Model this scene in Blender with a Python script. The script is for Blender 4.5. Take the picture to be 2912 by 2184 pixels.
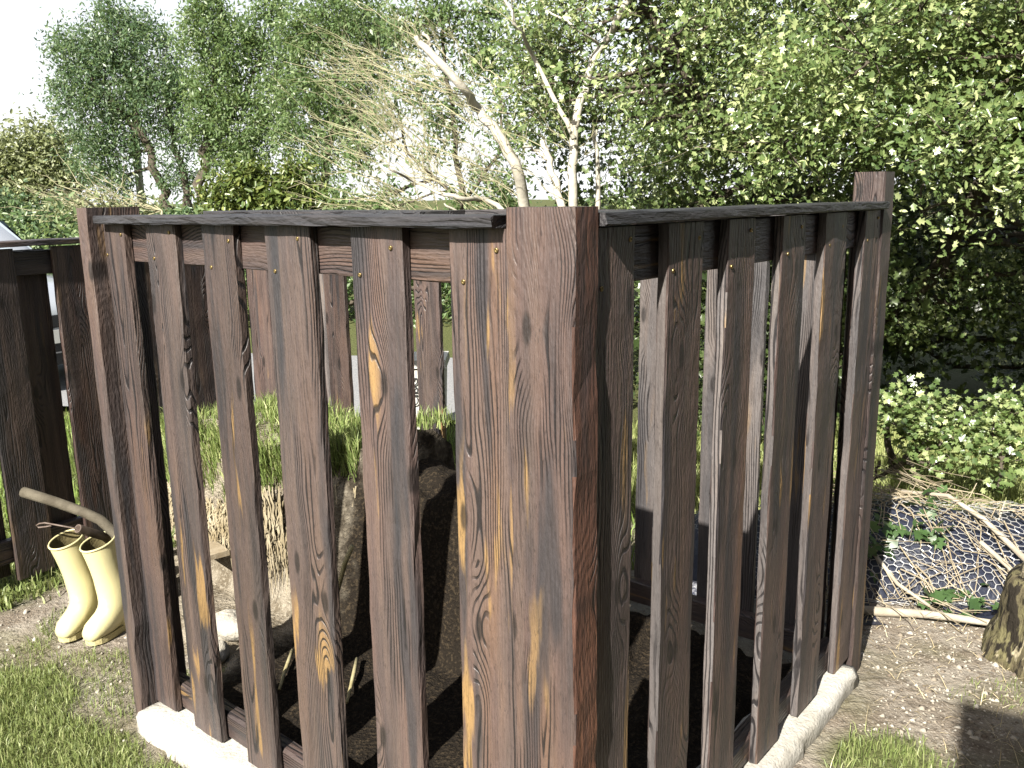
import bpy, math, random
import numpy as np
from mathutils import Vector, Matrix

# ------------------------------------------------------------------ reset
for o in list(bpy.data.objects): bpy.data.objects.remove(o, do_unlink=True)
scene = bpy.context.scene
COL = scene.collection
R = math.radians

# ------------------------------------------------------------------ camera
F_PX, PITCH, ROLL, CAM_H = 2480.9, 0.2118, -0.0144, 1.5      # focal length in pixels of a 2912 px wide picture
cam = bpy.data.cameras.new('camera')
cam.sensor_width = 36.0
cam.lens = 36.0 * F_PX / 2912.0
cam.clip_start, cam.clip_end = 0.02, 2000
camo = bpy.data.objects.new('camera', cam); COL.objects.link(camo)
FW = Vector((0, math.cos(PITCH), -math.sin(PITCH)))
RT = Vector((1, 0, 0)); UP = RT.cross(FW)
R2 = RT * math.cos(ROLL) + UP * math.sin(ROLL)
U2 = UP * math.cos(ROLL) - RT * math.sin(ROLL)
camo.matrix_world = Matrix(((R2.x, U2.x, -FW.x, 0), (R2.y, U2.y, -FW.y, 0), (R2.z, U2.z, -FW.z, CAM_H), (0, 0, 0, 1)))
scene.camera = camo
scene.render.resolution_x, scene.render.resolution_y = 1024, 768
scene.cycles.max_bounces = 4; scene.cycles.diffuse_bounces = 2; scene.cycles.glossy_bounces = 2
scene.cycles.transmission_bounces = 3; scene.cycles.transparent_max_bounces = 4

# ------------------------------------------------------------------ light
SUN_EL = R(37.0)
SUN_H = (0.481, 0.877)                      # horizontal direction the light travels
world = bpy.data.worlds.new('World'); scene.world = world; world.use_nodes = True
nt = world.node_tree; nt.nodes.clear()
wo = nt.nodes.new('ShaderNodeOutputWorld'); bg = nt.nodes.new('ShaderNodeBackground')
sky = nt.nodes.new('ShaderNodeTexSky'); sky.sky_type = 'NISHITA'; sky.sun_disc = False
sky.sun_elevation = SUN_EL
sky.sun_rotation = math.atan2(-SUN_H[0], -SUN_H[1]) % (2 * math.pi)
sky.air_density = 1.0; sky.dust_density = 3.0; sky.ozone_density = 1.0
thin = nt.nodes.new('ShaderNodeMixRGB')                    # thin bright haze over the blue, thicker towards the horizon all round
wtc = nt.nodes.new('ShaderNodeTexCoord'); wsx = nt.nodes.new('ShaderNodeSeparateXYZ'); wmr = nt.nodes.new('ShaderNodeMapRange')
nt.links.new(wtc.outputs['Generated'], wsx.inputs[0]); nt.links.new(wsx.outputs[2], wmr.inputs[0])
wmr.inputs[1].default_value = 0.0; wmr.inputs[2].default_value = 0.7; wmr.inputs[3].default_value = 0.9; wmr.inputs[4].default_value = 0.05
nt.links.new(wmr.outputs[0], thin.inputs[0]); thin.inputs[2].default_value = (8.6, 8.7, 8.9, 1)
nt.links.new(sky.outputs[0], thin.inputs[1]); nt.links.new(thin.outputs[0], bg.inputs[0])
bg.inputs[1].default_value = 0.05
nt.links.new(bg.outputs[0], wo.inputs[0])
sl = bpy.data.lights.new('sun', 'SUN'); sl.energy = 5.0; sl.angle = R(0.53); sl.color = (1.0, 0.95, 0.87)
so = bpy.data.objects.new('sun', sl); COL.objects.link(so)
ld = Vector((SUN_H[0] * math.cos(SUN_EL), SUN_H[1] * math.cos(SUN_EL), -math.sin(SUN_EL)))
so.rotation_euler = ld.to_track_quat('-Z', 'Y').to_euler(); so.location = (-3, -6, 8)
scene.view_settings.view_transform = 'Standard'; scene.view_settings.look = 'None'
scene.view_settings.exposure = 1.75; scene.view_settings.gamma = 1.0
scene.view_settings.use_curve_mapping = False

# ------------------------------------------------------------------ geometry helpers
ANG = 2.4479
UX = (math.cos(ANG), math.sin(ANG))          # along the front left wall of the enclosure, away from its near corner
VX = (UX[1], -UX[0])                         # along the front right wall
P0 = (0.0986, 1.3404)                        # near corner of the enclosure
def W(s, t, z=0.0):
    return Vector((P0[0] + s * UX[0] + t * VX[0], P0[1] + s * UX[1] + t * VX[1], z))
RZ_L = ANG - math.pi                         # local x = -u, local y = v
RZ_R = math.atan2(VX[1], VX[0])              # local x = v,  local y = u
def at(x, y, Y):
    """a point at distance Y in front of the photographer, by its bearing (bearings read off a 2912 px picture)"""
    d = FW + R2 * ((x - 1456) / F_PX) - U2 * ((y - 1092) / F_PX)
    return Vector((0, 0, CAM_H)) + d * (Y / d.y)
def atz(x, y, z):
    d = FW + R2 * ((x - 1456) / F_PX) - U2 * ((y - 1092) / F_PX)
    return Vector((0, 0, CAM_H)) + d * ((z - CAM_H) / d.z)
def atd(x, y, Y): return at(x * 1.31646, y * 1.31646, Y)

def tag(o, label=None, cat=None, group=None, kind=None):
    if label: o['label'] = label
    if cat: o['category'] = cat
    if group: o['group'] = group
    if kind: o['kind'] = kind
    return o
def empty(name, loc):
    o = bpy.data.objects.new(name, None); o.empty_display_size = 0.1
    COL.objects.link(o); o.location = loc; return o
def link(name, me, mat=None, parent=None, loc=(0, 0, 0), rot=(0, 0, 0)):
    o = bpy.data.objects.new(name, me); COL.objects.link(o)
    if mat is not None and not me.materials: me.materials.append(mat)
    if parent is not None:
        o.parent = parent
    o.location = loc; o.rotation_euler = rot
    return o
def mesh_np(name, V, Fc, smooth=False, tint=None):
    """V (n,3) array, Fc list of face index tuples or (m,k) array"""
    me = bpy.data.meshes.new(name)
    V = np.asarray(V, dtype=np.float32)
    if isinstance(Fc, np.ndarray):
        m, k = Fc.shape
        me.vertices.add(len(V)); me.vertices.foreach_set('co', V.ravel())
        me.loops.add(m * k); me.loops.foreach_set('vertex_index', Fc.astype(np.int32).ravel())
        me.polygons.add(m); me.polygons.foreach_set('loop_start', np.arange(m, dtype=np.int32) * k)
        me.update(calc_edges=True)
    else:
        me.from_pydata([tuple(map(float, v)) for v in V], [], [tuple(int(i) for i in f) for f in Fc]); me.update()
    if smooth: me.polygons.foreach_set('use_smooth', np.ones(len(me.polygons), dtype=bool))
    if tint is not None:
        a = me.attributes.new('tint', 'FLOAT', 'POINT'); a.data.foreach_set('value', np.asarray(tint, dtype=np.float32))
    return me

class MB:
    def __init__(s): s.v = []; s.f = []
    def add(s, vs, fs):
        b = len(s.v); s.v += [tuple(v) for v in vs]; s.f += [tuple(i + b for i in f) for f in fs]; return s
    def box(s, lo, hi):
        x0, y0, z0 = lo; x1, y1, z1 = hi
        return s.add([(x0, y0, z0), (x1, y0, z0), (x1, y1, z0), (x0, y1, z0), (x0, y0, z1), (x1, y0, z1), (x1, y1, z1), (x0, y1, z1)],
                     [(0, 3, 2, 1), (4, 5, 6, 7), (0, 1, 5, 4), (1, 2, 6, 5), (2, 3, 7, 6), (3, 0, 4, 7)])
    def tube(s, pts, rad, n=6, caps=True):
        pts = [Vector(p) for p in pts]
        if not hasattr(rad, '__len__'): rad = [rad] * len(pts)
        vs = []; fs = []
        prev = None
        for i, p in enumerate(pts):
            d = (pts[min(i + 1, len(pts) - 1)] - pts[max(i - 1, 0)])
            d = d.normalized() if d.length > 1e-9 else Vector((0, 0, 1))
            if prev is None:
                a = d.orthogonal().normalized()
            else:
                a = (prev - d * prev.dot(d)); a = a.normalized() if a.length > 1e-6 else d.orthogonal().normalized()
            prev = a; b = d.cross(a)
            for k in range(n):
                th = 2 * math.pi * k / n
                vs.append(p + (a * math.cos(th) + b * math.sin(th)) * rad[i])
        for i in range(len(pts) - 1):
            for k in range(n):
                k2 = (k + 1) % n
                fs.append((i * n + k, i * n + k2, (i + 1) * n + k2, (i + 1) * n + k))
        if caps:
            fs.append(tuple(range(n - 1, -1, -1))); fs.append(tuple((len(pts) - 1) * n + k for k in range(n)))
        return s.add(vs, fs)
    def rings(s, rings, caps=(True, True)):
        n = len(rings[0]); vs = [v for r in rings for v in r]; fs = []
        for i in range(len(rings) - 1):
            for k in range(n):
                k2 = (k + 1) % n
                fs.append((i * n + k, i * n + k2, (i + 1) * n + k2, (i + 1) * n + k))
        if caps[0]: fs.append(tuple(range(n - 1, -1, -1)))
        if caps[1]: fs.append(tuple((len(rings) - 1) * n + k for k in range(n)))
        return s.add(vs, fs)
    def mesh(s, name, smooth=False): return mesh_np(name, s.v, s.f, smooth)
    def build(s, name, mat, parent=None, smooth=False, loc=(0, 0, 0), rot=(0, 0, 0)):
        return link(name, s.mesh(name, smooth), mat, parent, loc, rot)

# ------------------------------------------------------------------ material helpers
class NT:
    def __init__(s, name):
        s.m = bpy.data.materials.new(name); s.m.use_nodes = True; s.t = s.m.node_tree; s.t.nodes.clear()
        s.out = s.t.nodes.new('ShaderNodeOutputMaterial')
        s.p = s.t.nodes.new('ShaderNodeBsdfPrincipled'); s.t.links.new(s.p.outputs[0], s.out.inputs[0])
    def n(s, typ, **kw):
        x = s.t.nodes.new('ShaderNode' + typ)
        for k, v in kw.items(): setattr(x, k, v)
        return x
    def l(s, a, b): s.t.links.new(a, b)
    def put(s, sock, v):
        if isinstance(v, bpy.types.NodeSocket): s.l(v, sock)
        else: sock.default_value = v
    def math(s, op, a, b=0.0, c=None, clamp=False):
        x = s.n('Math', operation=op); x.use_clamp = clamp
        s.put(x.inputs[0], a); s.put(x.inputs[1], b)
        if c is not None: s.put(x.inputs[2], c)
        return x.outputs[0]
    def vmath(s, op, a, b=(0, 0, 0)):
        x = s.n('VectorMath', operation=op); s.put(x.inputs[0], a); s.put(x.inputs[1], b); return x.outputs[0]
    def noise(s, vec, scale=1.0, detail=3.0, rough=0.55, out=0):
        x = s.n('TexNoise'); s.put(x.inputs['Vector'], vec); x.inputs['Scale'].default_value = scale
        x.inputs['Detail'].default_value = detail; x.inputs['Roughness'].default_value = rough
        return x.outputs[out]
    def sstep(s, v, lo, hi, a=0.0, b=1.0):
        x = s.n('MapRange', interpolation_type='SMOOTHSTEP'); s.put(x.inputs[0], v)
        x.inputs[1].default_value = lo; x.inputs[2].default_value = hi; x.inputs[3].default_value = a; x.inputs[4].default_value = b
        return x.outputs[0]
    def mix(s, f, a, b, mode='MIX'):
        x = s.n('MixRGB', blend_type=mode); s.put(x.inputs[0], f)
        s.put(x.inputs[1], a if isinstance(a, bpy.types.NodeSocket) else (*a[:3], 1)); s.put(x.inputs[2], b if isinstance(b, bpy.types.NodeSocket) else (*b[:3], 1))
        return x.outputs[0]
    def ramp(s, v, stops):
        x = s.n('ValToRGB'); e = x.color_ramp.elements
        while len(e) < len(stops): e.new(0.5)
        for el, (p, c) in zip(e, stops): el.position = p; el.color = (*c, 1)
        s.put(x.inputs[0], v); return x.outputs[0]
    def bump(s, h, strength=0.5, dist=0.01):
        x = s.n('Bump'); x.inputs['Strength'].default_value = strength; x.inputs['Distance'].default_value = dist
        s.put(x.inputs['Height'], h); s.l(x.outputs[0], s.p.inputs['Normal']); return x
    def base(s, c, k=0.52):
        if isinstance(c, bpy.types.NodeSocket): c = s.mix(1.0, c, (k, k, k), 'MULTIPLY')
        else: c = (c[0] * k, c[1] * k, c[2] * k, 1)
        s.put(s.p.inputs['Base Color'], c)
    def set(s, rough=0.6, spec=0.4, metal=0.0):
        s.put(s.p.inputs['Roughness'], rough); s.p.inputs['Specular IOR Level'].default_value = spec
        s.p.inputs['Metallic'].default_value = metal; return s

def m_wood(name, ramp, orange=0.75, black=0.7, rough=0.5, seed=0.0, lines=1.0, tonemix=0.5, gain=0.43):
    k = NT(name)
    co = k.n('TexCoord').outputs['Object']; rnd = k.n('ObjectInfo').outputs['Random']
    cx = k.n('CombineXYZ')
    k.l(k.math('MULTIPLY', rnd, 37.0), cx.inputs[0]); k.l(k.math('MULTIPLY', rnd, 91.0), cx.inputs[1]); k.l(k.math('MULTIPLY_ADD', rnd, 53.0, seed), cx.inputs[2])
    p = k.vmath('ADD', co, cx.outputs[0])
    wob = k.noise(k.vmath('MULTIPLY', p, (9, 9, 1.25)), detail=2)
    wob2 = k.noise(k.vmath('MULTIPLY', p, (30, 30, 7)), detail=2)
    # knots
    vo = k.n('TexVoronoi', voronoi_dimensions='2D'); sp = k.n('SeparateXYZ'); k.l(p, sp.inputs[0]); cv = k.n('CombineXYZ'); k.l(k.math('MULTIPLY', sp.outputs[0], 6.0), cv.inputs[0]); k.l(k.math('MULTIPLY', sp.outputs[2], 2.0), cv.inputs[1]); k.l(cv.outputs[0], vo.inputs['Vector']); vo.inputs['Scale'].default_value = 1.0
    kd = vo.outputs['Distance']
    knot = k.sstep(kd, 0.34, 0.0)
    kcore = k.sstep(kd, 0.075, 0.035)
    sx = k.n('SeparateXYZ'); k.l(co, sx.inputs[0])
    ox = k.math('MULTIPLY_ADD', k.math('FRACT', k.math('MULTIPLY', rnd, 17.3)), 0.11, -0.055)
    oy = k.math('MULTIPLY_ADD', k.math('FRACT', k.math('MULTIPLY', rnd, 31.7)), 0.05, 0.015)
    xx = k.math('ADD', sx.outputs[0], ox); yy = k.math('ADD', sx.outputs[1], oy)
    r = k.math('SQRT', k.math('ADD', k.math('MULTIPLY', xx, xx), k.math('MULTIPLY', yy, yy)))
    r = k.math('MULTIPLY_ADD', wob, 0.075, r)
    r = k.math('MULTIPLY_ADD', wob2, 0.006, r)
    r = k.math('MULTIPLY_ADD', knot, 0.035, r)
    ring = k.math('MULTIPLY_ADD', k.math('SINE', k.math('MULTIPLY', r, 860.0)), 0.5, 0.5)
    fine = k.noise(k.vmath('MULTIPLY', p, (420, 420, 16)), detail=2)
    rough_n = k.noise(k.vmath('MULTIPLY', p, (160, 160, 45)), detail=2)
    dash = k.noise(k.vmath('MULTIPLY', k.vmath('ADD', p, (2, 8, 4)), (330, 330, 60)), detail=2)
    low = k.noise(k.vmath('MULTIPLY', p, (13, 13, 1.3)), detail=3, rough=0.6)
    col = k.ramp(low, ramp)
    r2 = k.math('FRACT', k.math('MULTIPLY', rnd, 7.77)); r3 = k.math('FRACT', k.math('MULTIPLY', rnd, 23.1))
    col = k.mix(k.math('MULTIPLY', r2, 0.5), col, (0.105, 0.093, 0.090))          # greyer on some boards
    tone = k.noise(k.vmath('MULTIPLY', p, (44, 44, 1.8)), detail=2)
    col = k.mix(k.sstep(tone, 0.38, 0.72, 0.0, tonemix), col, (0.21, 0.150, 0.120), 'MIX')
    bm = k.noise(k.vmath('MULTIPLY', k.vmath('ADD', p, (31, 7, 3)), (17, 17, 1.5)), detail=2)
    bmask = k.sstep(bm, 0.54, 0.66)
    col = k.mix(k.math('MULTIPLY', bmask, black), col, (0.036, 0.041, 0.050))
    om = k.noise(k.vmath('MULTIPLY', k.vmath('ADD', p, (5, 17, 41)), (26, 26, 2.6)), detail=2, rough=0.5)
    om = k.math('MULTIPLY', k.sstep(om, 0.61, 0.67), k.sstep(k.noise(k.vmath('MULTIPLY', p, (6, 6, 1.6)), detail=1), 0.48, 0.58))
    col = k.mix(k.math('MULTIPLY', om, orange), col, (0.52, 0.32, 0.12))
    zone = k.sstep(k.noise(k.vmath('MULTIPLY', k.vmath('ADD', p, (3, 1, 9)), (13, 13, 1.7)), detail=2), 0.47, 0.56)
    lm = k.math('MULTIPLY', k.sstep(ring, 0.70, 0.97), zone)
    col = k.mix(k.math('MULTIPLY', lm, 0.88 * lines), col, (0.012, 0.012, 0.015))
    col = k.mix(k.math('MULTIPLY', ring, 0.10), col, (0.045, 0.03, 0.026))
    col = k.mix(k.math('MULTIPLY', kcore, 0.8), col, (0.02, 0.016, 0.015))
    col = k.mix(k.sstep(fine, 0.45, 0.72, 0.0, 0.3), col, (0.02, 0.016, 0.016))
    col = k.mix(k.sstep(dash, 0.61, 0.69, 0.0, 0.45), col, (0.018, 0.016, 0.018))
    bt = k.n('HueSaturation'); k.l(col, bt.inputs['Color']); k.l(k.math('MULTIPLY_ADD', r3, 0.5, 0.72), bt.inputs['Value'])
    k.base(bt.outputs[0], gain)
    k.put(k.p.inputs['Roughness'], k.math('MULTIPLY_ADD', rough_n, 0.25, rough - 0.12)); k.p.inputs['Specular IOR Level'].default_value = 0.45
    h = k.math('MULTIPLY_ADD', lm, -1.3, k.math('MULTIPLY_ADD', ring, -0.2, k.math('MULTIPLY_ADD', fine, 0.45, k.math('MULTIPLY', rough_n, 1.1))))
    k.bump(h, 0.8, 0.0024)
    return k.m

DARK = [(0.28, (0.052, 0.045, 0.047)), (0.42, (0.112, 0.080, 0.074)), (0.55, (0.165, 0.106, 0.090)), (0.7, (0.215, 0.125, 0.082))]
GREY = [(0.3, (0.030, 0.031, 0.037)), (0.5, (0.052, 0.054, 0.062)), (0.7, (0.075, 0.07, 0.072))]
WOOD = m_wood('stained_wood', DARK)
WOODG = m_wood('stained_wood_grey', GREY, orange=0.0, black=0.5, seed=11.0, tonemix=0.12)
WOODR = m_wood('stained_wood_red', [(0.3, (0.06, 0.028, 0.02)), (0.5, (0.19, 0.078, 0.044)), (0.7, (0.30, 0.125, 0.055))], orange=0.5, black=0.5, seed=5.0, tonemix=0.1, rough=0.62)
WOODI = m_wood('pale_wood_and_lit_edge', [(0.3, (0.13, 0.12, 0.12)), (0.5, (0.22, 0.20, 0.195)), (0.7, (0.30, 0.25, 0.22))], orange=0.5, black=0.5, seed=31.0, tonemix=0.3)  # greyer back wall boards, and the painted sunlit look of the right wall edges
PANELW = m_wood('stained_wood_panel_shade', [(0.3, (0.040, 0.031, 0.032)), (0.5, (0.075, 0.046, 0.040)), (0.7, (0.11, 0.06, 0.045))], orange=0.15, seed=23.0, gain=0.42)  # darker copy of the stained wood, with the panel's shade in its colour

def m_plain(name, c1, c2, scale=8.0, rough=0.7, spec=0.3, bump=0.3, bd=0.01, metal=0.0, detail=4):
    k = NT(name); co = k.n('TexCoord').outputs['Object']
    f = k.noise(co, scale, detail)
    k.base(k.mix(k.sstep(f, 0.3, 0.7), c1, c2)); k.set(rough, spec, metal)
    if bump: k.bump(k.noise(co, scale * 4, 4), bump, bd)
    return k.m

def m_leaf(name, dark, mid, light, trans=0.35, rough=0.42, spec=0.5, bright=0.72):
    k = NT(name)
    t = k.n('Attribute', attribute_name='tint').outputs['Fac']
    f = bright
    dark, mid, light = [tuple(q * f for q in c) for c in (dark, mid, light)]
    col = k.ramp(t, [(0.0, dark), (0.55, mid), (1.0, light)])
    k.base(col, 1.0); k.set(rough, spec)
    tr = k.n('BsdfTranslucent'); k.l(k.mix(0.6, col, (light[0] * 1.1, light[1] * 1.15, light[2] * 0.7)), tr.inputs[0])
    mx = k.n('MixShader'); mx.inputs[0].default_value = trans
    k.l(k.p.outputs[0], mx.inputs[1]); k.l(tr.outputs[0], mx.inputs[2]); k.l(mx.outputs[0], k.out.inputs[0])
    return k.m
def m_blade(name, dark, mid, light, trans=0.3):
    return m_leaf(name, dark, mid, light, trans, 0.5, 0.35, 0.95)

# ------------------------------------------------------------------ vegetation helpers (numpy)
rng = np.random.default_rng(5)
LEAF = {
    'ash': (np.array([(0, 0, 0), (0.5, 0.5, -0.06), (1.0, 0, -0.10), (0.5, -0.5, -0.06)]), np.array([(0, 2, 1), (0, 3, 2)])),
    'oval': (np.array([(0, 0, 0), (0.3, 0.42, 0.08), (0.75, 0.36, 0.05), (1.0, 0, -0.06), (0.75, -0.36, 0.05), (0.3, -0.42, 0.08)]),
             np.array([(0, 3, 2), (0, 2, 1), (0, 4, 3), (0, 5, 4)])),
    'haw': (np.array([(0, 0, 0), (0.22, 0.30, .05), (0.40, 0.62, .02), (0.52, 0.30, .06), (0.85, 0.55, 0), (0.82, 0.18, .04), (1.05, 0, -.05),
                      (0.82, -0.18, .04), (0.85, -0.55, 0), (0.52, -0.30, .06), (0.40, -0.62, .02), (0.22, -0.30, .05)]),
            np.array([(0, 3, 1), (1, 3, 2), (0, 6, 3), (3, 5, 4), (3, 6, 5), (0, 11, 9), (11, 10, 9), (0, 9, 6), (9, 8, 7), (9, 7, 6)])),
}
def leaf_mesh(name, C, size, kind='ash', aspect=0.32, up=0.5, droop=0.0, sun=0.35, tint=None, seed=0):
    g = np.random.default_rng(seed); n = len(C)
    lv, lf = LEAF[kind]
    lv = lv.copy(); lv[:, 1] *= aspect; lv[:, 2] *= 1.0
    N = g.normal(size=(n, 3)); N /= np.linalg.norm(N, axis=1)[:, None]
    N += np.array([0, 0, up]) + np.array([-SUN_H[0], -SUN_H[1], 0.5]) * sun
    N /= np.linalg.norm(N, axis=1)[:, None]
    D = g.normal(size=(n, 3)); D[:, 2] -= droop
    D -= N * np.sum(D * N, axis=1)[:, None]; D /= (np.linalg.norm(D, axis=1)[:, None] + 1e-9)
    B = np.cross(N, D)
    sz = size * g.uniform(0.65, 1.25, n)
    V = C[:, None, :] + (D[:, None, :] * lv[None, :, 0:1] + B[:, None, :] * lv[None, :, 1:2] + N[:, None, :] * lv[None, :, 2:3]) * sz[:, None, None]
    k = len(lv)
    Fc = lf[None, :, :] + (np.arange(n) * k)[:, None, None]
    if tint is None: tint = np.clip(g.normal(0.5, 0.24, n), 0, 1)
    return mesh_np(name, V.reshape(-1, 3), Fc.reshape(-1, 3), tint=np.repeat(tint, k))
def clump_points(blobs, n_clusters, per, spread, seed=0, shell=0.35, flat=1.0):
    """blobs: list of (centre Vector, radius (rx,ry,rz)); returns leaf centres, cluster centres, per-leaf tint"""
    g = np.random.default_rng(seed)
    vol = np.array([r[0] * r[1] * r[2] for c, r in blobs]) ** 0.75
    idx = g.choice(len(blobs), n_clusters, p=vol / vol.sum())
    cen = np.array([tuple(c) for c, r in blobs]); rad = np.array([r for c, r in blobs])
    d = g.normal(size=(n_clusters, 3)); d /= np.linalg.norm(d, axis=1)[:, None]
    rr = g.uniform(shell, 1.0, n_clusters) ** 0.6
    CC = cen[idx] + d * rad[idx] * rr[:, None] * g.uniform(0.85, 1.12, (n_clusters, 1))
    cnt = np.maximum(3, g.poisson(per, n_clusters))
    which = np.repeat(np.arange(n_clusters), cnt)
    off = g.normal(size=(len(which), 3)) * spread * np.array([1, 1, flat])
    off *= g.uniform(0.5, 1.5, n_clusters)[which][:, None]
    ct = g.normal(0, 0.13, n_clusters)
    t = np.clip(0.48 + ct[which] + g.normal(0, 0.22, len(which)), 0, 1)
    return CC[which] + off, CC, t
def blades_mesh(name, P, h, w, lean=0.35, seed=0, dirs=None, tint=None):
    """grass blades: 2 segments, 5 verts, 3 tris each"""
    g = np.random.default_rng(seed); n = len(P)
    a = g.uniform(0, 2 * np.pi, n); hh = h * g.uniform(0.5, 1.3, n); ww = w * g.uniform(0.6, 1.3, n)
    la = g.uniform(0, 2 * np.pi, n); lm = np.abs(g.normal(0, lean, n))
    L = np.stack([np.cos(la) * lm, np.sin(la) * lm, np.zeros(n)], 1)
    if dirs is not None: L = L + dirs
    S = np.stack([np.cos(a), np.sin(a), np.zeros(n)], 1)
    up = np.array([0, 0, 1.0])
    m = P + (L * 0.35 + up * 0.6) * hh[:, None]
    tp = P + (L * 1.0 + up * np.clip(1.0 - 0.35 * lm, 0.2, 1)[:, None]) * hh[:, None]
    V = np.stack([P - S * ww[:, None] / 2, P + S * ww[:, None] / 2, m - S * ww[:, None] * 0.4, m + S * ww[:, None] * 0.4, tp], 1)
    b = (np.arange(n) * 5)[:, None, None]
    Fc = np.array([(0, 1, 3), (0, 3, 2), (2, 3, 4)])[None] + b
    if tint is None: tint = np.clip(g.normal(0.5, 0.25, n), 0, 1)
    return mesh_np(name, V.reshape(-1, 3), Fc.reshape(-1, 3), tint=np.repeat(tint, 5))
def vnoise(x, y, f, seed=0):
    """cheap smooth value noise"""
    g = np.random.default_rng(seed); T = g.random((64, 64))
    X = np.asarray(x) * f; Y = np.asarray(y) * f
    xi = np.floor(X).astype(int); yi = np.floor(Y).astype(int); fx = X - xi; fy = Y - yi
    fx = fx * fx * (3 - 2 * fx); fy = fy * fy * (3 - 2 * fy)
    q = lambda i, j: T[i % 64, j % 64]
    return (q(xi, yi) * (1 - fx) + q(xi + 1, yi) * fx) * (1 - fy) + (q(xi, yi + 1) * (1 - fx) + q(xi + 1, yi + 1) * fx) * fy

# ================================================================== GROUND
def ground_z(x, y):
    x = np.asarray(x, float); y = np.asarray(y, float)
    near = np.exp(-((x) ** 2 + (y - 2.2) ** 2) / 60.0)
    z = (vnoise(x + 40, y + 40, 3.0, 1) - 0.5) * 0.022 + (vnoise(x + 40, y + 40, 11.0, 2) - 0.5) * 0.010
    return z * near + (vnoise(x + 400, y + 400, 0.05, 3) - 0.5) * 1.2 * (1 - near)
def lawn_mask(x, y):
    """1 = turf, 0 = bare earth"""
    x = np.asarray(x, float); y = np.asarray(y, float)
    s = (x - P0[0]) * UX[0] + (y - P0[1]) * UX[1]; t = (x - P0[0]) * VX[0] + (y - P0[1]) * VX[1]
    n = (vnoise(x + 20, y + 20, 4, 7) - 0.5) * 0.16 + (vnoise(x + 20, y + 20, 13, 8) - 0.5) * 0.10
    left = np.clip((-t - 0.035 - 0.05 * (s < 1.5) - 0.10 * np.clip((s - 2.1) / 0.3, 0, 1) + n) / 0.09, 0, 1) * (s > -0.5) * (s < 2.75)
    strip = np.clip((s - 2.70 + n * 0.6) / 0.06, 0, 1) * (t > -0.25)
    dR = np.hypot((x - 0.98) / 1.0, (y - 2.07) / 1.05); patch = np.clip((0.205 - dR + n * 0.5) / 0.08, 0, 1)
    dR2 = np.hypot((x - 1.5), (y - 2.02)); patch = np.maximum(patch, np.clip((0.16 - dR2 + n * 0.5) / 0.08, 0, 1))
    back = np.clip((y - 3.75 + n) / 0.25, 0, 1) * (x > -1.5)
    back = np.maximum(back, np.clip((y - 3.5 + n) / 0.2, 0, 1) * (x <= 0.5) * np.clip((t - 1.75) / 0.1, 0, 1))
    thin_ = 0.30 * np.clip((vnoise(x + 30, y + 30, 6, 9) - 0.45) / 0.2, 0, 1) * (s > 1.55) * (s < 2.75) * (t < 0.35)
    thin_ = np.maximum(thin_, 0.22 * np.clip((vnoise(x + 30, y + 30, 5, 10) - 0.5) / 0.2, 0, 1) * (s < 0.0) * (y < 2.7))
    left = np.maximum(left, thin_)
    far = np.clip((s - 2.8) / 0.1, 0, 1)
    return np.clip(np.maximum.reduce([left, strip, patch, back, far]), 0, 1)
def axis_coords(lo, hi, c, fine, n):
    u = np.linspace(-1, 1, n); k = 6.2
    g = np.sinh(u * k) / np.sinh(k)
    return c + np.where(g < 0, g * (c - lo), g * (hi - c)) + u * fine
gx = axis_coords(-320, 320, 0.3, 1.2, 330); gy = axis_coords(-200, 420, 2.6, 1.0, 330)
GX, GY = np.meshgrid(gx, gy, indexing='ij'); GZ = ground_z(GX, GY)
nx, ny = GX.shape
I = np.arange(nx * ny).reshape(nx, ny)
Fq = np.stack([I[:-1, :-1], I[1:, :-1], I[1:, 1:], I[:-1, 1:]], -1).reshape(-1, 4)
gme = mesh_np('ground', np.stack([GX, GY, GZ], -1).reshape(-1, 3), Fq, smooth=True, tint=lawn_mask(GX, GY).ravel())
k = NT('earth_and_turf'); gp = k.n('NewGeometry').outputs['Position']
mask = k.n('Attribute', attribute_name='tint').outputs['Fac']
n1 = k.noise(gp, 5, 5); n2 = k.noise(gp, 38, 4); n3 = k.noise(gp, 150, 3)
dirt = k.mix(k.sstep(n1, 0.35, 0.68), (0.26, 0.215, 0.165), (0.42, 0.375, 0.31))
dirt = k.mix(k.sstep(n2, 0.50, 0.66, 0, 0.7), dirt, (0.17, 0.135, 0.10))
dirt = k.mix(k.sstep(n3, 0.57, 0.67, 0, 0.8), dirt, (0.55, 0.51, 0.44))
dirt = k.mix(k.sstep(k.noise(gp, 2.3, 3), 0.52, 0.66, 0, 0.35), dirt, (0.20, 0.21, 0.10))
turf = k.mix(n2, (0.09, 0.11, 0.035), (0.18, 0.19, 0.08))
k.base(k.mix(mask, dirt, turf)); k.set(0.95, 0.1)
k.bump(k.math('MULTIPLY_ADD', n3, 0.4, n2), 0.8, 0.02)
tag(link('ground', gme, k.m), kind='structure')

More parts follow.
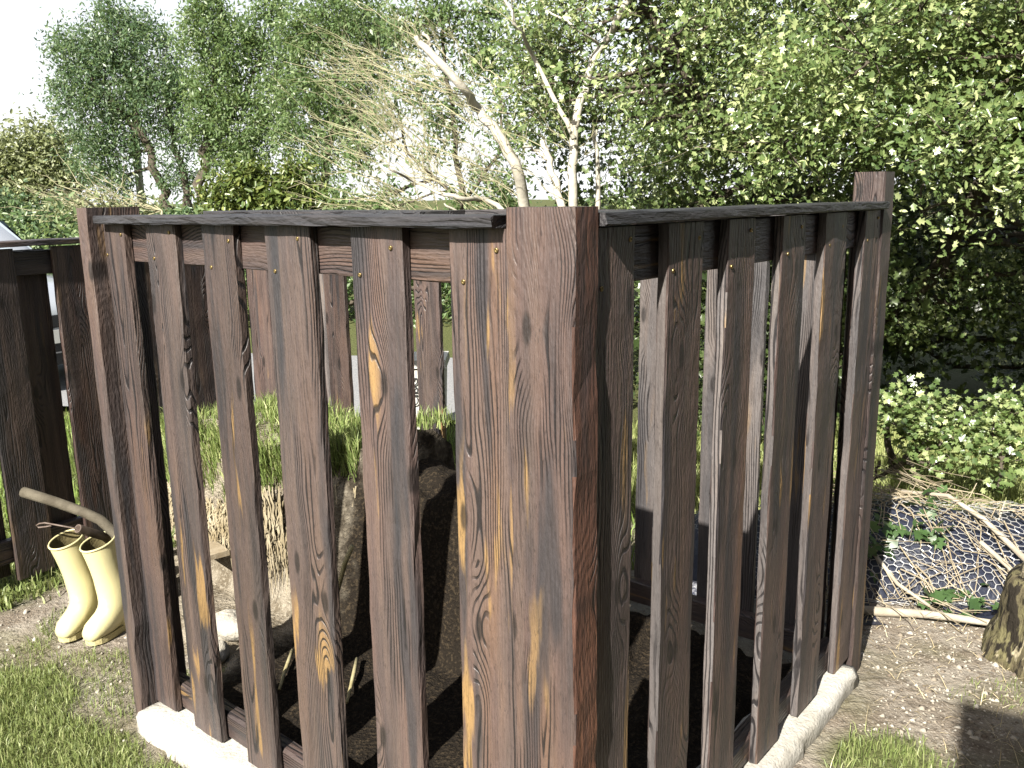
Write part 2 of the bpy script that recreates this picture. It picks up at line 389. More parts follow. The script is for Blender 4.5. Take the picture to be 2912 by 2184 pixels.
# pale lane behind, with the car on it
k = NT('pale_lane'); gp = k.n('NewGeometry').outputs['Position']
k.base(k.mix(k.sstep(k.noise(gp, 60, 4), 0.35, 0.65), (0.30, 0.31, 0.32), (0.42, 0.42, 0.42))); k.set(0.9, 0.2); k.bump(k.noise(gp, 120, 3), 0.4, 0.01)
LANE = [(-30.0, 9.6), (-6.0, 6.9), (-2.5, 6.15), (-0.5, 5.75), (0.6, 5.7)]
mb = MB(); vs = []; fs = []
for i, (x, y) in enumerate(LANE):
    for q in range(4):
        yy = y + q * 0.78 * (1.0 if i else 1.2)
        vs.append((x, yy, 0.02))
for i in range(len(LANE) - 1):
    for q in range(3): fs.append((i * 4 + q, i * 4 + 4 + q, i * 4 + 5 + q, i * 4 + 1 + q))
mb.add(vs, fs)
tag(mb.build('lane', k.m), kind='structure')

# ================================================================== ENCLOSURE
def plank_mesh(name, w, th, L, seed, seg=0.07, jit=0.0011, ch=0.0028, bow=0.002, rag_top=0.0, rag_bot=0.0):
    """board along local z from 0 to L; local x = width, local y = thickness, both centred; worn uneven edges"""
    g = random.Random(seed); n = max(3, int(L / seg)); mb = MB(); rings = []
    ph = g.uniform(0, 6.28); cup = g.uniform(-0.0012, 0.0012)
    for i in range(n + 1):
        z = L * i / n
        b = bow * math.sin(ph + 2.2 * z)
        prof = [(-w / 2, -th / 2 + ch), (-w / 2 + ch, -th / 2), (0, -th / 2 + cup), (w / 2 - ch, -th / 2), (w / 2, -th / 2 + ch),
                (w / 2, th / 2 - ch), (w / 2 - ch, th / 2), (-w / 2 + ch, th / 2), (-w / 2, th / 2 - ch)]
        ring = []
        for (x, y) in prof:
            zz = z
            if i == n: zz += g.uniform(-1, 1) * rag_top
            if i == 0: zz += g.uniform(-1, 1) * rag_bot
            ring.append((x + b + g.gauss(0, jit), y + b * 0.5 + g.gauss(0, jit * 0.6), zz))
        rings.append(ring)
    mb.rings(rings)
    return mb.mesh(name)
ENC_BASE = W(0.75, 0.72, 0)
enc = empty('slatted_enclosure', ENC_BASE)
tag(enc, 'square dark stained timber enclosure of upright slats on a concrete sill', 'enclosure')
screw_k = NT('screw_brass'); screw_k.base((0.45, 0.33, 0.14)); screw_k.set(0.35, 0.5, 0.9); SCREW = screw_k.m
sm = MB()
sm.rings([[(math.cos(a) * 0.0046 * q, yy, math.sin(a) * 0.0046 * q) for a in [i * math.pi / 4 for i in range(8)]] for q, yy in ((1, 0.003), (1, -0.0014), (0.72, -0.0022), (0.35, -0.0006))], caps=(True, True))
SCREW_ME = sm.mesh('screw', True); SCREW_ME.materials.append(SCREW)
def part(name, me, mat, wloc, rot, parent=enc):
    o = link(name, me, mat, parent, (Vector(wloc) - parent.location), rot); return o
def wall_board(wall, a, b, front, th, z0, z1, seed, mat=WOOD, screws=True, name='board', jit=0.0011, face=-1):
    """wall 'L': a,b are s-extents, front the t of its outer face; wall 'R': a,b are t-extents, front the s of its outer face"""
    w = abs(b - a); c = (a + b) / 2
    me = plank_mesh(name, w, th, z1 - z0, seed, jit=jit, rag_bot=0.002)
    if wall == 'L': loc = W(c, front + th / 2, z0); rz = RZ_L
    else: loc = W(front + th / 2, c, z0); rz = RZ_R
    o = part(name, me, mat, loc, (0, 0, rz))
    if screws:
        L = z1 - z0
        g = random.Random(seed + 77)
        for (fx, dz) in ((0.30, 0.030), (-0.30, 0.088)):
            link('screw', SCREW_ME, None, o, (fx * w + g.uniform(-.008, .008), face * (th / 2 + 0.0004), L - dz + g.uniform(-.01, .01)), (0, 0, 0 if face < 0 else math.pi))
    return o
# front left wall (s extents measured left to right), outer face near t = 0.01
TH = 0.022
FL = [(1.536, 1.410), (1.305, 1.173), (1.052, 0.926), (0.812, 0.660), (0.536, 0.394), (0.276, 0.137)]
for i, (a, b) in enumerate(FL):
    wall_board('L', a, b, 0.0098, TH, 0.070, 1.4485, 100 + i)
# front right wall (t extents), outer face near s = 0.012
FR = [(0.0705, 0.195), (0.305, 0.441), (0.545, 0.676), (0.815, 0.952), (1.080, 1.228), (1.368, 1.497)]
for i, (a, b) in enumerate(FR):
    o = wall_board('R', a, b, 0.0123, TH, 0.069, 1.4485, 200 + i)
    o.data.materials.append(WOODI)                     # paler sun-facing edges: their sunlit sheen is put into the colour
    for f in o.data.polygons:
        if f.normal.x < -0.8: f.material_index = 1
# back wall (seen from inside, runs on to the dark panel at the left): outer boards, and some on the inside of the rails
for i, (a, b) in enumerate(((0.090, 0.212), (0.321, 0.523), (0.640, 0.772), (0.890, 1.020), (1.140, 1.270), (1.410, 1.540), (1.728, 1.858), (2.010, 2.135), (2.372, 2.505), (2.650, 2.770))):
    wall_board('L', a, b, 1.455, TH, 0.07, 1.430, 400 + i, screws=False, mat=WOODI)
for i, (a, b) in enumerate(((1.662, 1.801), (2.240, 2.379), (2.800, 2.925))):
    wall_board('L', a, b, 1.3925, TH, 0.07, 1.430, 440 + i, screws=False)
def beam(name, p, q, w, h, seed, mat=WOOD, jit=0.0012, ch=0.003, parent=enc, rag=0.0, seg=0.07):
    """board lying from p to q (world), w across, h thick (vertical)"""
    p = Vector(p); q = Vector(q); d = q - p; L = d.length; d.normalize()
    x = Vector((0, 0, 1)).cross(d).normalized(); y = d.cross(x)
    me = plank_mesh(name, w, h, L, seed, jit=jit, ch=ch, rag_top=rag, rag_bot=rag * 0.3, seg=seg)
    rot = Matrix((x, y, d)).transposed().to_euler()
    return link(name, me, mat, parent, p - (parent.location if parent else Vector()), rot)
# rails behind the boards
beam('rail', W(1.505, 0.0505, 1.3995), W(0.137, 0.0505, 1.3995), 0.035, 0.098, 501)
beam('rail', W(0.0535, 0.075, 1.3995), W(0.0535, 1.44, 1.3995), 0.035, 0.098, 502)
beam('rail', W(1.505, 0.0555, 0.105), W(0.137, 0.0555, 0.105), 0.045, 0.078, 503, ch=0.008)
beam('rail', W(0.0585, 0.075, 0.105), W(0.0585, 1.44, 0.105), 0.045, 0.078, 504, ch=0.008)
beam('rail', W(2.95, 1.434, 1.379), W(0.10, 1.434, 1.379), 0.035, 0.098, 507)
beam('rail', W(2.95, 1.432, 0.105), W(0.10, 1.432, 0.105), 0.040, 0.078, 508)
# capping boards
beam('cap', W(1.500, 0.026, 1.4555), W(0.150, 0.027, 1.4605), 0.100, 0.021, 511, WOODG, jit=0.0011, rag=0.006, seg=0.05)
beam('cap', W(0.035, 0.0715, 1.4625), W(0.035, 1.494, 1.4615), 0.090, 0.021, 512, WOODG, jit=0.001, seg=0.05)
beam('cap', W(1.50, 1.440, 1.4415), W(0.085, 1.440, 1.4415), 0.110, 0.021, 514, WOODG)
beam('cap', W(2.93, 1.320, 1.4415), W(1.505, 1.320, 1.4415), 0.330, 0.021, 515, WOODG)
# corner posts
def post(s0, s1, t0, t1, z0, z1, seed, mat=WOOD, rz=RZ_L, jit=0.0014):
    w = abs(s1 - s0); th = abs(t1 - t0)
    me = plank_mesh('post', w, th, z1 - z0, seed, jit=jit, ch=0.004, seg=0.06)
    return part('post', me, mat, W((s0 + s1) / 2, (t0 + t1) / 2, z0), (0, 0, rz))
pc = post(0.0, 0.1352, 0.0, 0.069, -0.04, 1.4830, 601)
pc.data.materials.append(WOODR)                       # rough sawn red brown edge on the right
for f in pc.data.polygons:
    if f.normal.x > 0.75: f.material_index = 1
post(1.512, 1.562, -0.035, 0.112, -0.05, 1.4870, 602)
post(0.0060, 0.094, 1.5005, 1.590, -0.05, 1.5535, 603, jit=0.0008)
post(2.945, 2.995, 1.40, 1.48, -0.05, 1.45, 604)

# concrete sill, one length along each visible side
k = NT('concrete'); co = k.n('TexCoord').outputs['Object']
c1 = k.noise(co, 7, 5); c2 = k.noise(co, 90, 4)
cc = k.mix(k.sstep(c1, 0.35, 0.7), (0.56, 0.53, 0.46), (0.72, 0.70, 0.64))
cc = k.mix(k.sstep(c2, 0.58, 0.7, 0, 0.4), cc, (0.34, 0.31, 0.25))
k.base(cc); k.set(0.9, 0.2); k.bump(k.math('MULTIPLY_ADD', c2, 0.6, c1), 0.7, 0.012); CONC = k.m
def kerb(name, p, q, w, h, seed):
    p = Vector(p); q = Vector(q); d = (q - p); L = d.length; d.normalize(); x = Vector((d.y, -d.x, 0))
    g = random.Random(seed); n = int(L / 0.035); mb = MB(); rings = []
    for i in range(n + 1):
        c = d * (L * i / n); ring = []
        for (a, z) in ((-w / 2, -0.08), (-w / 2, h * 0.45), (-w / 2 + 0.004, h * 0.8), (-w / 2 + 0.014, h), (-w * 0.2, h), (w * 0.2, h), (w / 2 - 0.014, h), (w / 2 - 0.004, h * 0.8), (w / 2, h * 0.45), (w / 2, -0.08)):
            ja = g.gauss(0, 0.0035) if z > -0.05 else 0; jz = g.gauss(0, 0.0022) if z > -0.05 else 0
            v = c + x * (a + ja); ring.append((v.x, v.y, z + jz))
        rings.append(ring)
    mb.rings(rings)
    return mb.build(name, CONC, smooth=True, loc=p)
tag(kerb('concrete_sill', W(1.505, 0.032, 0), W(-0.085, 0.032, 0), 0.19, 0.0635, 1), 'pale sunlit concrete sill under the slats on the boots side', 'concrete sill', 'concrete sills under the enclosure')
tag(kerb('concrete_sill', W(0.054, 0.130, 0), W(0.054, 1.462, 0), 0.17, 0.0625, 2), 'pale sunlit concrete sill under the slats on the tree stump side', 'concrete sill', 'concrete sills under the enclosure')

# ------------------------------------------------------------------ dark fence panel behind the boots
PA = R(6); PD = (VX[0] * math.cos(PA) + UX[0] * math.sin(PA), VX[1] * math.cos(PA) + UX[1] * math.sin(PA))
PO = W(2.862, 0.10, 0)
PN = (-PD[1], PD[0])                         # away from the photographer's side
pan = empty('fence_panel', PO); tag(pan, 'dark shaded slatted fence panel standing behind the yellow boots', 'fence')
def PW(a, b, z): return Vector((PO.x + PD[0] * a + PN[0] * b, PO.y + PD[1] * a + PN[1] * b, z))
RZ_P = math.atan2(PD[1], PD[0])
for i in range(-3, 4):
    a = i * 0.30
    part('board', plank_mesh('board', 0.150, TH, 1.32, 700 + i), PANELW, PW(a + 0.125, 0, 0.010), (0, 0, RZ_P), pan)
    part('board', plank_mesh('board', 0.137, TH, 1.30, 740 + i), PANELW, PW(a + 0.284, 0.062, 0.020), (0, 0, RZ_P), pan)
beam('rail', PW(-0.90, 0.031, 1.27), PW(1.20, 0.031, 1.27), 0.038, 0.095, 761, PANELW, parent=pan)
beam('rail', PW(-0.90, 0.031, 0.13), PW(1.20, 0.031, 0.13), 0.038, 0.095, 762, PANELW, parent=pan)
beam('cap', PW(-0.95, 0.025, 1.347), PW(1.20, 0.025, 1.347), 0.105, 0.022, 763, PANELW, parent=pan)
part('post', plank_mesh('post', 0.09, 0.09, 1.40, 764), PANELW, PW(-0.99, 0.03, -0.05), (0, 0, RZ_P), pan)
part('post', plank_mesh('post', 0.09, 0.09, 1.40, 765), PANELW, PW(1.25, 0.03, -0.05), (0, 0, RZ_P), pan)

# ================================================================== WELLINGTON BOOTS
k = NT('cream_rubber'); co = k.n('TexCoord').outputs['Object']
bn = k.noise(co, 9, 4); k.base(k.mix(k.sstep(bn, 0.4, 0.75, 0, 0.5), (0.86, 0.78, 0.42), (0.80, 0.73, 0.44)))
k.set(0.33, 0.5); k.p.inputs['Coat Weight'].default_value = 0.15; k.bump(k.noise(co, 22, 3), 0.12, 0.01); RUB = k.m
LIN = m_plain('boot_lining', (0.18, 0.15, 0.07), (0.24, 0.20, 0.10), 30, 0.95, 0.1)
SOLE = m_plain('boot_sole', (0.74, 0.66, 0.34), (0.62, 0.54, 0.28), 25, 0.7, 0.2)
def boot(toe, heading, lean, label, seed):
    """toe: xy of toe tip; heading: unit xy from heel to toe; lean: xy shift of the shaft top"""
    h = Vector((heading[0], heading[1], 0)).normalized(); side = Vector((-h.y, h.x, 0))
    FLn = 0.235
    base = Vector((toe[0], toe[1], 0)) - h * FLn * 0.5
    e = empty('rubber_boot', base); tag(e, label, 'boot', 'pair of yellow rubber boots')
    heel = -h * FLn * 0.5
    N = 24
    def ring(c, nrm_f, a_f, a_b, half, tilt_dir):
        pts = []
        for i in range(N):
            th = 2 * math.pi * i / N
            f = math.cos(th); sd = math.sin(th)
            pts.append(c + nrm_f * (f * (a_f if f > 0 else a_b)) + side * (sd * half))
        return pts
    top = Vector((lean[0], lean[1], 0))
    rings = []
    # foot part: stations along foot merged in by one continuous sweep from the toe up into the shaft
    # each: (centre offset along h from heel, height, half length fwd/back along axis, half width, axis pitch: 0 = foot cross-section upright, 1 = horizontal)
    st_ = [(0.233, 0.026, 0.012, 0.014, 0.0), (0.227, 0.030, 0.024, 0.028, 0.0), (0.208, 0.037, 0.034, 0.040, 0.02), (0.184, 0.043, 0.040, 0.045, 0.05), (0.158, 0.050, 0.047, 0.046, 0.14),
           (0.134, 0.061, 0.056, 0.044, 0.33), (0.112, 0.079, 0.062, 0.044, 0.56), (0.095, 0.104, 0.064, 0.046, 0.78), (0.087, 0.134, 0.062, 0.048, 0.93), (0.083, 0.168, 0.061, 0.050, 1.0),
           (0.081, 0.200, 0.060, 0.048, 1.0), (0.081, 0.235, 0.060, 0.049, 1.0), (0.082, 0.270, 0.061, 0.050, 1.0), (0.082, 0.303, 0.062, 0.051, 1.0), (0.082, 0.328, 0.062, 0.051, 1.0)]
    def station(al, z, hl, hw, pit, grow=0.0, slant=0.0):
        ax = (h * pit + Vector((0, 0, 1)) * (1 - pit)).normalized()      # long half axis of the ring
        fr = max(0.0, (z - 0.09) / 0.25)
        c = heel + h * al + Vector((0, 0, z)) + top * fr
        pts = []
        for i in range(N):
            th = 2 * math.pi * i / N
            f = math.cos(th); sd = math.sin(th)
            v = c + ax * (f * (hl + grow)) + side * (sd * (hw + grow))
            if pit < 0.9:                                                # flatten against the sole, squarer toe
                v.z = max(v.z, 0.014)
            else:
                v.z += -f * slant + abs(sd) * 0.0
            pts.append(v)
        return pts
    def outer(grow=0.0): return [station(*q, grow=grow, slant=(0.014 if q[1] > 0.32 else 0.008 if q[1] > 0.29 else 0.0)) for q in st_]
    ro = outer()
    # heel: pull back lower rings so that the heel stays full
    mb = MB()
    # closed toe
    mb.rings(ro, caps=(True, False))
    # heel bulge: short separate sweep from the shaft down to the sole
    hs = [(0.074, 0.150, 0.054, 0.040), (0.071, 0.110, 0.056, 0.040), (0.070, 0.075, 0.058, 0.040), (0.070, 0.045, 0.060, 0.039), (0.070, 0.014, 0.060, 0.038)]
    mb.rings([[heel + h * al + Vector((0, 0, z)) + top * max(0, (z - .09) / .25) + h * (math.cos(2 * math.pi * i / N) * hl) + side * (math.sin(2 * math.pi * i / N) * hw) for i in range(N)] for (al, z, hl, hw) in hs], caps=(True, True))
    body = mb.build('upper', RUB, e, True)
    # rolled rim
    rim = MB(); cr = ro[-1]; rings = []
    for i in range(N):
        p = cr[i]; cc = sum((Vector(q) for q in cr), Vector()) / N; od = (p - cc); od.z = 0; od.normalize()
        rings.append([p + od * (math.cos(a) * 0.0035) + Vector((0, 0, math.sin(a) * 0.0045)) for a in [j * math.pi / 3 for j in range(6)]])
    rings.append(rings[0]); rim.rings(rings, caps=(False, False)); rim.build('rim', RUB, e, True)
    li = MB(); li.rings([station(*q, grow=-0.003, slant=(0.014 if q[1] > 0.32 else 0.0)) for q in st_[7:]], caps=(True, False)); li.build('lining', LIN, e, True)
    so_ = MB(); prof = []
    for (al, hw) in [(0.006, 0.012), (0.013, 0.026), (0.035, 0.036), (0.07, 0.037), (0.11, 0.036), (0.15, 0.042), (0.182, 0.044), (0.206, 0.039), (0.226, 0.026), (0.235, 0.010)]: prof.append((al, hw))
    prof = [(a * 0.96 + 0.004, w * 0.92) for a, w in prof]
    outl = [heel + h * a + side * w for a, w in prof] + [heel + h * a - side * w for a, w in reversed(prof)]
    so_.rings([[(p.x, p.y, z) for p in outl] for z in (-0.004, 0.012, 0.018)])
    so_.build('sole', SOLE, e)
    return e
boot((-1.590, 2.795), (-0.30, -0.95), (-0.055, -0.015), 'yellow rubber boot further from the enclosure post', 1)
boot((-1.487, 2.770), (-0.42, -0.91), (-0.050, -0.010), 'yellow rubber boot nearest the enclosure post', 2)

# ------------------------------------------------------------------ pole, pipe and hook beside the boots
BARKG = m_plain('grey_bark', (0.10, 0.085, 0.06), (0.17, 0.15, 0.11), 18, 0.85, 0.2, 0.5, 0.006)
RUST = m_plain('rusty_pipe', (0.11, 0.075, 0.055), (0.20, 0.15, 0.12), 30, 0.6, 0.4, 0.3, 0.003)
a_, b_, c_ = at(66, 1399, 3.02), at(150, 1425, 2.99), at(235, 1455, 2.97)
bx_ = [a_, b_, c_, at(285, 1478, 2.96), at(325, 1515, 2.95), at(420, 1610, 2.95), atz(495, 1690, 0.035)]
tag(MB().tube(bx_, [0.0195, 0.019, 0.0185, 0.0185, 0.018, 0.017, 0.016], 10).build('bent_branch', BARKG, smooth=True), 'long bent grey branch sticking out above the boots', 'branch')
p1, p2 = at(221, 1503, 2.86), at(480, 1581, 3.20)
mb = MB(); dirp = (p2 - p1).normalized()
aa = dirp.orthogonal().normalized(); bb = dirp.cross(aa)
def circ(c, r, n=16): return [c + (aa * math.cos(2 * math.pi * i / n) + bb * math.sin(2 * math.pi * i / n)) * r for i in range(n)]
mb.rings([circ(p1 + dirp * 0.16, 0.0115), circ(p1, 0.0115), circ(p1 - dirp * 0.001, 0.0145), circ(p1 + dirp * 0.002, 0.0155), circ(p2, 0.0155)], caps=(True, True))
tag(mb.build('metal_pipe', RUST, smooth=True), 'rusty open ended metal pipe resting on the boot rims', 'pipe')
h0 = at(212, 1502, 2.86); hk = [p1 + dirp * 0.12, h0, at(150, 1491, 2.895), at(128, 1487, 2.90), at(112, 1489, 2.90), at(104, 1494, 2.905), at(110, 1500, 2.905), at(130, 1498, 2.895), at(146, 1495, 2.89)]
tag(MB().tube(hk, 0.0032, 6).build('wire_hook', RUST, smooth=True), 'thin rusty metal rod with a looped end poking out of the pipe', 'rod')

# ================================================================== HEAP INSIDE THE ENCLOSURE
def heap_z(s, t):
    face = np.clip((t - 0.60 - 0.10 * np.clip((1.75 - s) / 0.4, 0, 1)) / 0.16, 0, 1)
    face = face * face * (3 - 2 * face)
    left = np.clip((2.56 - s) / 0.14, 0, 1); right = np.clip((s - 0.55) / 0.55, 0, 1) ** 1.2
    far = np.clip((1.37 - t) / 0.25, 0, 1) ** 0.7
    z = 0.03 + 0.50 * face * left * right * far
    return z + (vnoise(s + 3, t + 3, 9, 21) - 0.5) * (0.02 + 0.06 * face) + (vnoise(s + 3, t + 3, 30, 22) - 0.5) * (0.012 + 0.02 * face)
ss = np.linspace(0.085, 2.70, 130); tt = np.linspace(0.080, 1.40, 66)
SS, TT = np.meshgrid(ss, tt, indexing='ij'); ZZ = np.maximum(heap_z(SS, TT), 0.008)
ZZ = ZZ - 0.06 * np.clip((SS - 1.50) / 0.15, 0, 1) * np.clip((0.36 - TT) / 0.14, 0, 1) - 0.05 * np.clip((SS - 2.60) / 0.1, 0, 1)
XY = np.stack([P0[0] + SS * UX[0] + TT * VX[0], P0[1] + SS * UX[1] + TT * VX[1], ZZ], -1).reshape(-1, 3)
I = np.arange(130 * 66).reshape(130, 66); Fq = np.stack([I[:-1, :-1], I[:-1, 1:], I[1:, 1:], I[1:, :-1]], -1).reshape(-1, 4)
k = NT('heap_soil'); gp = k.n('NewGeometry').outputs['Position']
s1 = k.noise(gp, 14, 5); s2 = k.noise(gp, 90, 4)
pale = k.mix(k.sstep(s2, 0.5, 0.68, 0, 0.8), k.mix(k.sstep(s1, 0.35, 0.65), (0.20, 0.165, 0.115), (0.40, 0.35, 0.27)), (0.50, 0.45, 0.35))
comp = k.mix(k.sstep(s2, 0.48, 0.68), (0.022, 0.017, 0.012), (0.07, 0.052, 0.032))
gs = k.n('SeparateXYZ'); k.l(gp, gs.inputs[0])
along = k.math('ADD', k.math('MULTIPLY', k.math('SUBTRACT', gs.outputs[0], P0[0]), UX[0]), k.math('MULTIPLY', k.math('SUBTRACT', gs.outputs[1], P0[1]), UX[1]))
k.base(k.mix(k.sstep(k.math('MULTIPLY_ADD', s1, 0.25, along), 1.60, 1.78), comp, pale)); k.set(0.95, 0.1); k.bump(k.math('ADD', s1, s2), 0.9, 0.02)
SOIL = k.m
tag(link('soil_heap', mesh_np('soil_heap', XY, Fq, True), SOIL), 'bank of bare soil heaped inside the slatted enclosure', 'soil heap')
# turf sod on the heap, with a cut front face
def sod_front(s): return 0.60 + 0.22 * np.clip((1.80 - s) / 0.25, 0, 1) + 0.012 * np.sin(s * 13) + (vnoise(s + 9, s * 0, 8, 31) - 0.5) * 0.04
mb = MB(); rings = []
for i in range(34):
    s = 1.52 + (2.53 - 1.52) * i / 33
    tf = float(sod_front(np.array(s)))
    e_ = 1 - max(0, (s - 2.40) / 0.13) ** 2 * 0.4
    top = (0.635 + 0.02 * math.sin(s * 9)) * e_
    lowz = 0.27 - 0.02 * math.sin(s * 21)
    prof = [(tf + 0.10, lowz - 0.02), (tf + 0.02, lowz), (tf - 0.006, lowz + 0.08), (tf + 0.010, top - 0.10), (tf + 0.035, top - 0.02), (tf + 0.10, top), (tf + 0.38, top - 0.03), (1.30, top - 0.10), (1.33, lowz), (tf + 0.3, 0.20)]
    g = random.Random(i)
    rings.append([tuple(W(s, t + g.gauss(0, .006), z + g.gauss(0, .008))) for t, z in prof])
mb.rings(rings)
sod = empty('turf_sod', W(2.0, 0.85, 0.25)); tag(sod, 'thick grassy turf sod with straw roots on the soil heap', 'turf')
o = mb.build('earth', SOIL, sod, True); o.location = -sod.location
GRASS_B = m_blade('grass_bright', (0.075, 0.11, 0.03), (0.17, 0.23, 0.07), (0.40, 0.42, 0.19))
STRAW = m_blade('straw', (0.22, 0.17, 0.09), (0.42, 0.35, 0.21), (0.62, 0.55, 0.38), 0.2)
g = np.random.default_rng(41)
def st_to_xyz(s, t, z): return np.stack([P0[0] + s * UX[0] + t * VX[0], P0[1] + s * UX[1] + t * VX[1], z], -1)
n = 9000; s = g.uniform(1.53, 2.52, n); f = g.random(n)
t = sod_front(s) - 0.004 + np.where(f < 0.6, g.uniform(0, 0.05, n), g.uniform(0.03, 0.6, n))
topz = 0.635 + 0.02 * np.sin(s * 9)
cut = np.where(s > 2.0, 0.27, 0.15)
z = np.where(f < 0.6, topz - g.uniform(0.0, 1.0, n) * cut, topz - 0.035)
dirs = np.array([-VX[0], -VX[1], 0]) * 0.22
me = blades_mesh('grass', st_to_xyz(s, t, z), 0.075, 0.0042, 0.35, 1, np.where((f < 0.6)[:, None], dirs[None], 0))
o = link('grass', me, GRASS_B, sod, -sod.location); o['kind'] = 'stuff'
# straw roots hanging down over the cut face
mb = MB(); gr = random.Random(4)
for i in range(950):
    s_ = gr.uniform(1.50, 2.45); tf = float(sod_front(np.array(s_)))
    z0 = gr.uniform(0.36, 0.52) if s_ < 2.0 else gr.uniform(0.30, 0.40); L = gr.uniform(0.06, 0.30) if s_ < 2.0 else gr.uniform(0.04, 0.13)
    p = []; a = 0
    so_, to_ = 0, 0
    for q in range(5):
        p.append(W(s_ + so_, tf - 0.016 + to_, z0 - L * q / 4)); so_ += gr.gauss(0, 0.010); to_ += gr.gauss(-0.001, 0.006)
    mb.tube(p, [0.0024, 0.0024, 0.0021, 0.0018, 0.001], 3, False)
o = mb.build('roots', m_plain('root_straw', (0.36, 0.29, 0.17), (0.60, 0.52, 0.36), 12, 0.8, 0.2, 0), sod); o.location = -sod.location; o['kind'] = 'stuff'
# stones, plank and sticks in the heap
STONE = m_plain('pale_stone', (0.50, 0.46, 0.38), (0.66, 0.62, 0.53), 14, 0.9, 0.2, 0.8, 0.01)
def rock(name, c, r, seed, mat=STONE, sub=(12, 9)):
    g = random.Random(seed); nu, nv = sub; rings = []
    ph = [g.uniform(0, 6.28) for _ in range(6)]
    for j in range(1, nv):
        v = math.pi * j / nv; ring = []
        for i in range(nu):
            u = 2 * math.pi * i / nu
            q = 1 + 0.16 * math.sin(2 * u + ph[0] + v) + 0.12 * math.sin(3 * v + ph[1] + u) + 0.07 * math.sin(5 * u + ph[2]) + g.gauss(0, 0.035)
            ring.append((r[0] * q * math.sin(v) * math.cos(u), r[1] * q * math.sin(v) * math.sin(u), -r[2] * q * math.cos(v)))
        rings.append(ring)
    return MB().rings(rings).build(name, mat, smooth=True, loc=c)
tag(rock('stone', W(1.735, 0.40, 0.065), (0.085, 0.065, 0.05), 3), 'large pale stone on the earth floor behind the slats', 'stone', 'stones in the heap')
tag(rock('stone', W(1.66, 0.285, 0.045), (0.055, 0.045, 0.035), 5), 'smaller pale stone nearer the slats on the earth floor', 'stone', 'stones in the heap')
TIMB = m_plain('weathered_timber', (0.36, 0.29, 0.19), (0.50, 0.43, 0.31), 22, 0.85, 0.2, 0.4, 0.004)
bm_ = plank_mesh('wood_offcut', 0.10, 0.02, 0.30, 55)
o = link('wood_offcut', bm_, TIMB, None, W(2.29, 0.575, 0.215), (R(90), R(0), RZ_L + R(80)))
tag(o, 'weathered offcut of board lying under the turf sod', 'plank')
YST = m_plain('peeled_stick', (0.42, 0.36, 0.18), (0.58, 0.51, 0.29), 25, 0.75, 0.3, 0.4, 0.003)
def stick(pts, r, label, name='stick', mat=YST, group='sticks in the heap', n=7):
    tag(MB().tube(pts, [r, r * 1.05, r * 0.9, r * 0.7][:len(pts)] if len(pts) <= 4 else r, n).build(name, mat, smooth=True), label, 'stick', group)
stick([W(1.455, 0.45, 0.055), W(1.40, 0.39, 0.052), W(1.36, 0.345, 0.05), W(1.305, 0.29, 0.046)], 0.0065, 'pale yellow stick on the dark floor, the nearer one to the boots')
stick([W(1.245, 0.545, 0.055), W(1.19, 0.485, 0.052), W(1.14, 0.43, 0.05), W(1.088, 0.37, 0.046)], 0.0065, 'pale yellow stick on the dark floor, the nearer one to the corner post')
stick([W(1.33, 0.62, 0.395), W(1.36, 0.61, 0.33), W(1.405, 0.60, 0.20)], 0.008, 'pale rough stick leaning against the dark side of the soil bank')
stick([W(0.72, 1.05, 0.14), W(0.70, 0.98, 0.12), W(0.675, 0.90, 0.06)], 0.012, 'short thick peeled stick lying on the floor beyond the right slats')

# ================================================================== RIGHT SIDE: tarp mound, chicken wire, dry stems, branch, stump
def mound_z(x, y):
    d = (y - (3.02 - 0.10 * (x - 1.3)))
    z = 0.26 * np.clip(d / 0.30, 0, 1) ** 0.62
    z = z - 0.05 * np.clip((d - 0.35) / 0.4, 0, 1)
    z = z * np.clip((2.75 - x) / 0.3, 0, 1) * np.clip((3.62 - y) / 0.22, 0, 1) * np.clip((x - 0.55) / 0.25, 0, 1)
    return z + 0.02 * np.sin(x * 7.0 + y * 3) * np.clip(d / 0.2, 0, 1)
xs = np.linspace(0.55, 2.75, 70); ys = np.linspace(2.85, 3.62, 50)
XX, YY = np.meshgrid(xs, ys, indexing='ij'); MZ = mound_z(XX, YY) - 0.012 + (vnoise(XX + 5, YY + 5, 7, 61) - .5) * 0.03
I = np.arange(70 * 50).reshape(70, 50); Fq = np.stack([I[:-1, :-1], I[1:, :-1], I[1:, 1:], I[:-1, 1:]], -1).reshape(-1, 4)
k = NT('navy_sheet'); k.base((0.022, 0.027, 0.05)); k.set(0.42, 0.5); k.bump(k.noise(k.n('NewGeometry').outputs['Position'], 18, 4), 0.5, 0.02)
tag(link('plastic_sheet', mesh_np('plastic_sheet', np.stack([XX, YY, MZ], -1).reshape(-1, 3), Fq, True), k.m), 'dark navy plastic sheet under the chicken wire', 'plastic sheet')
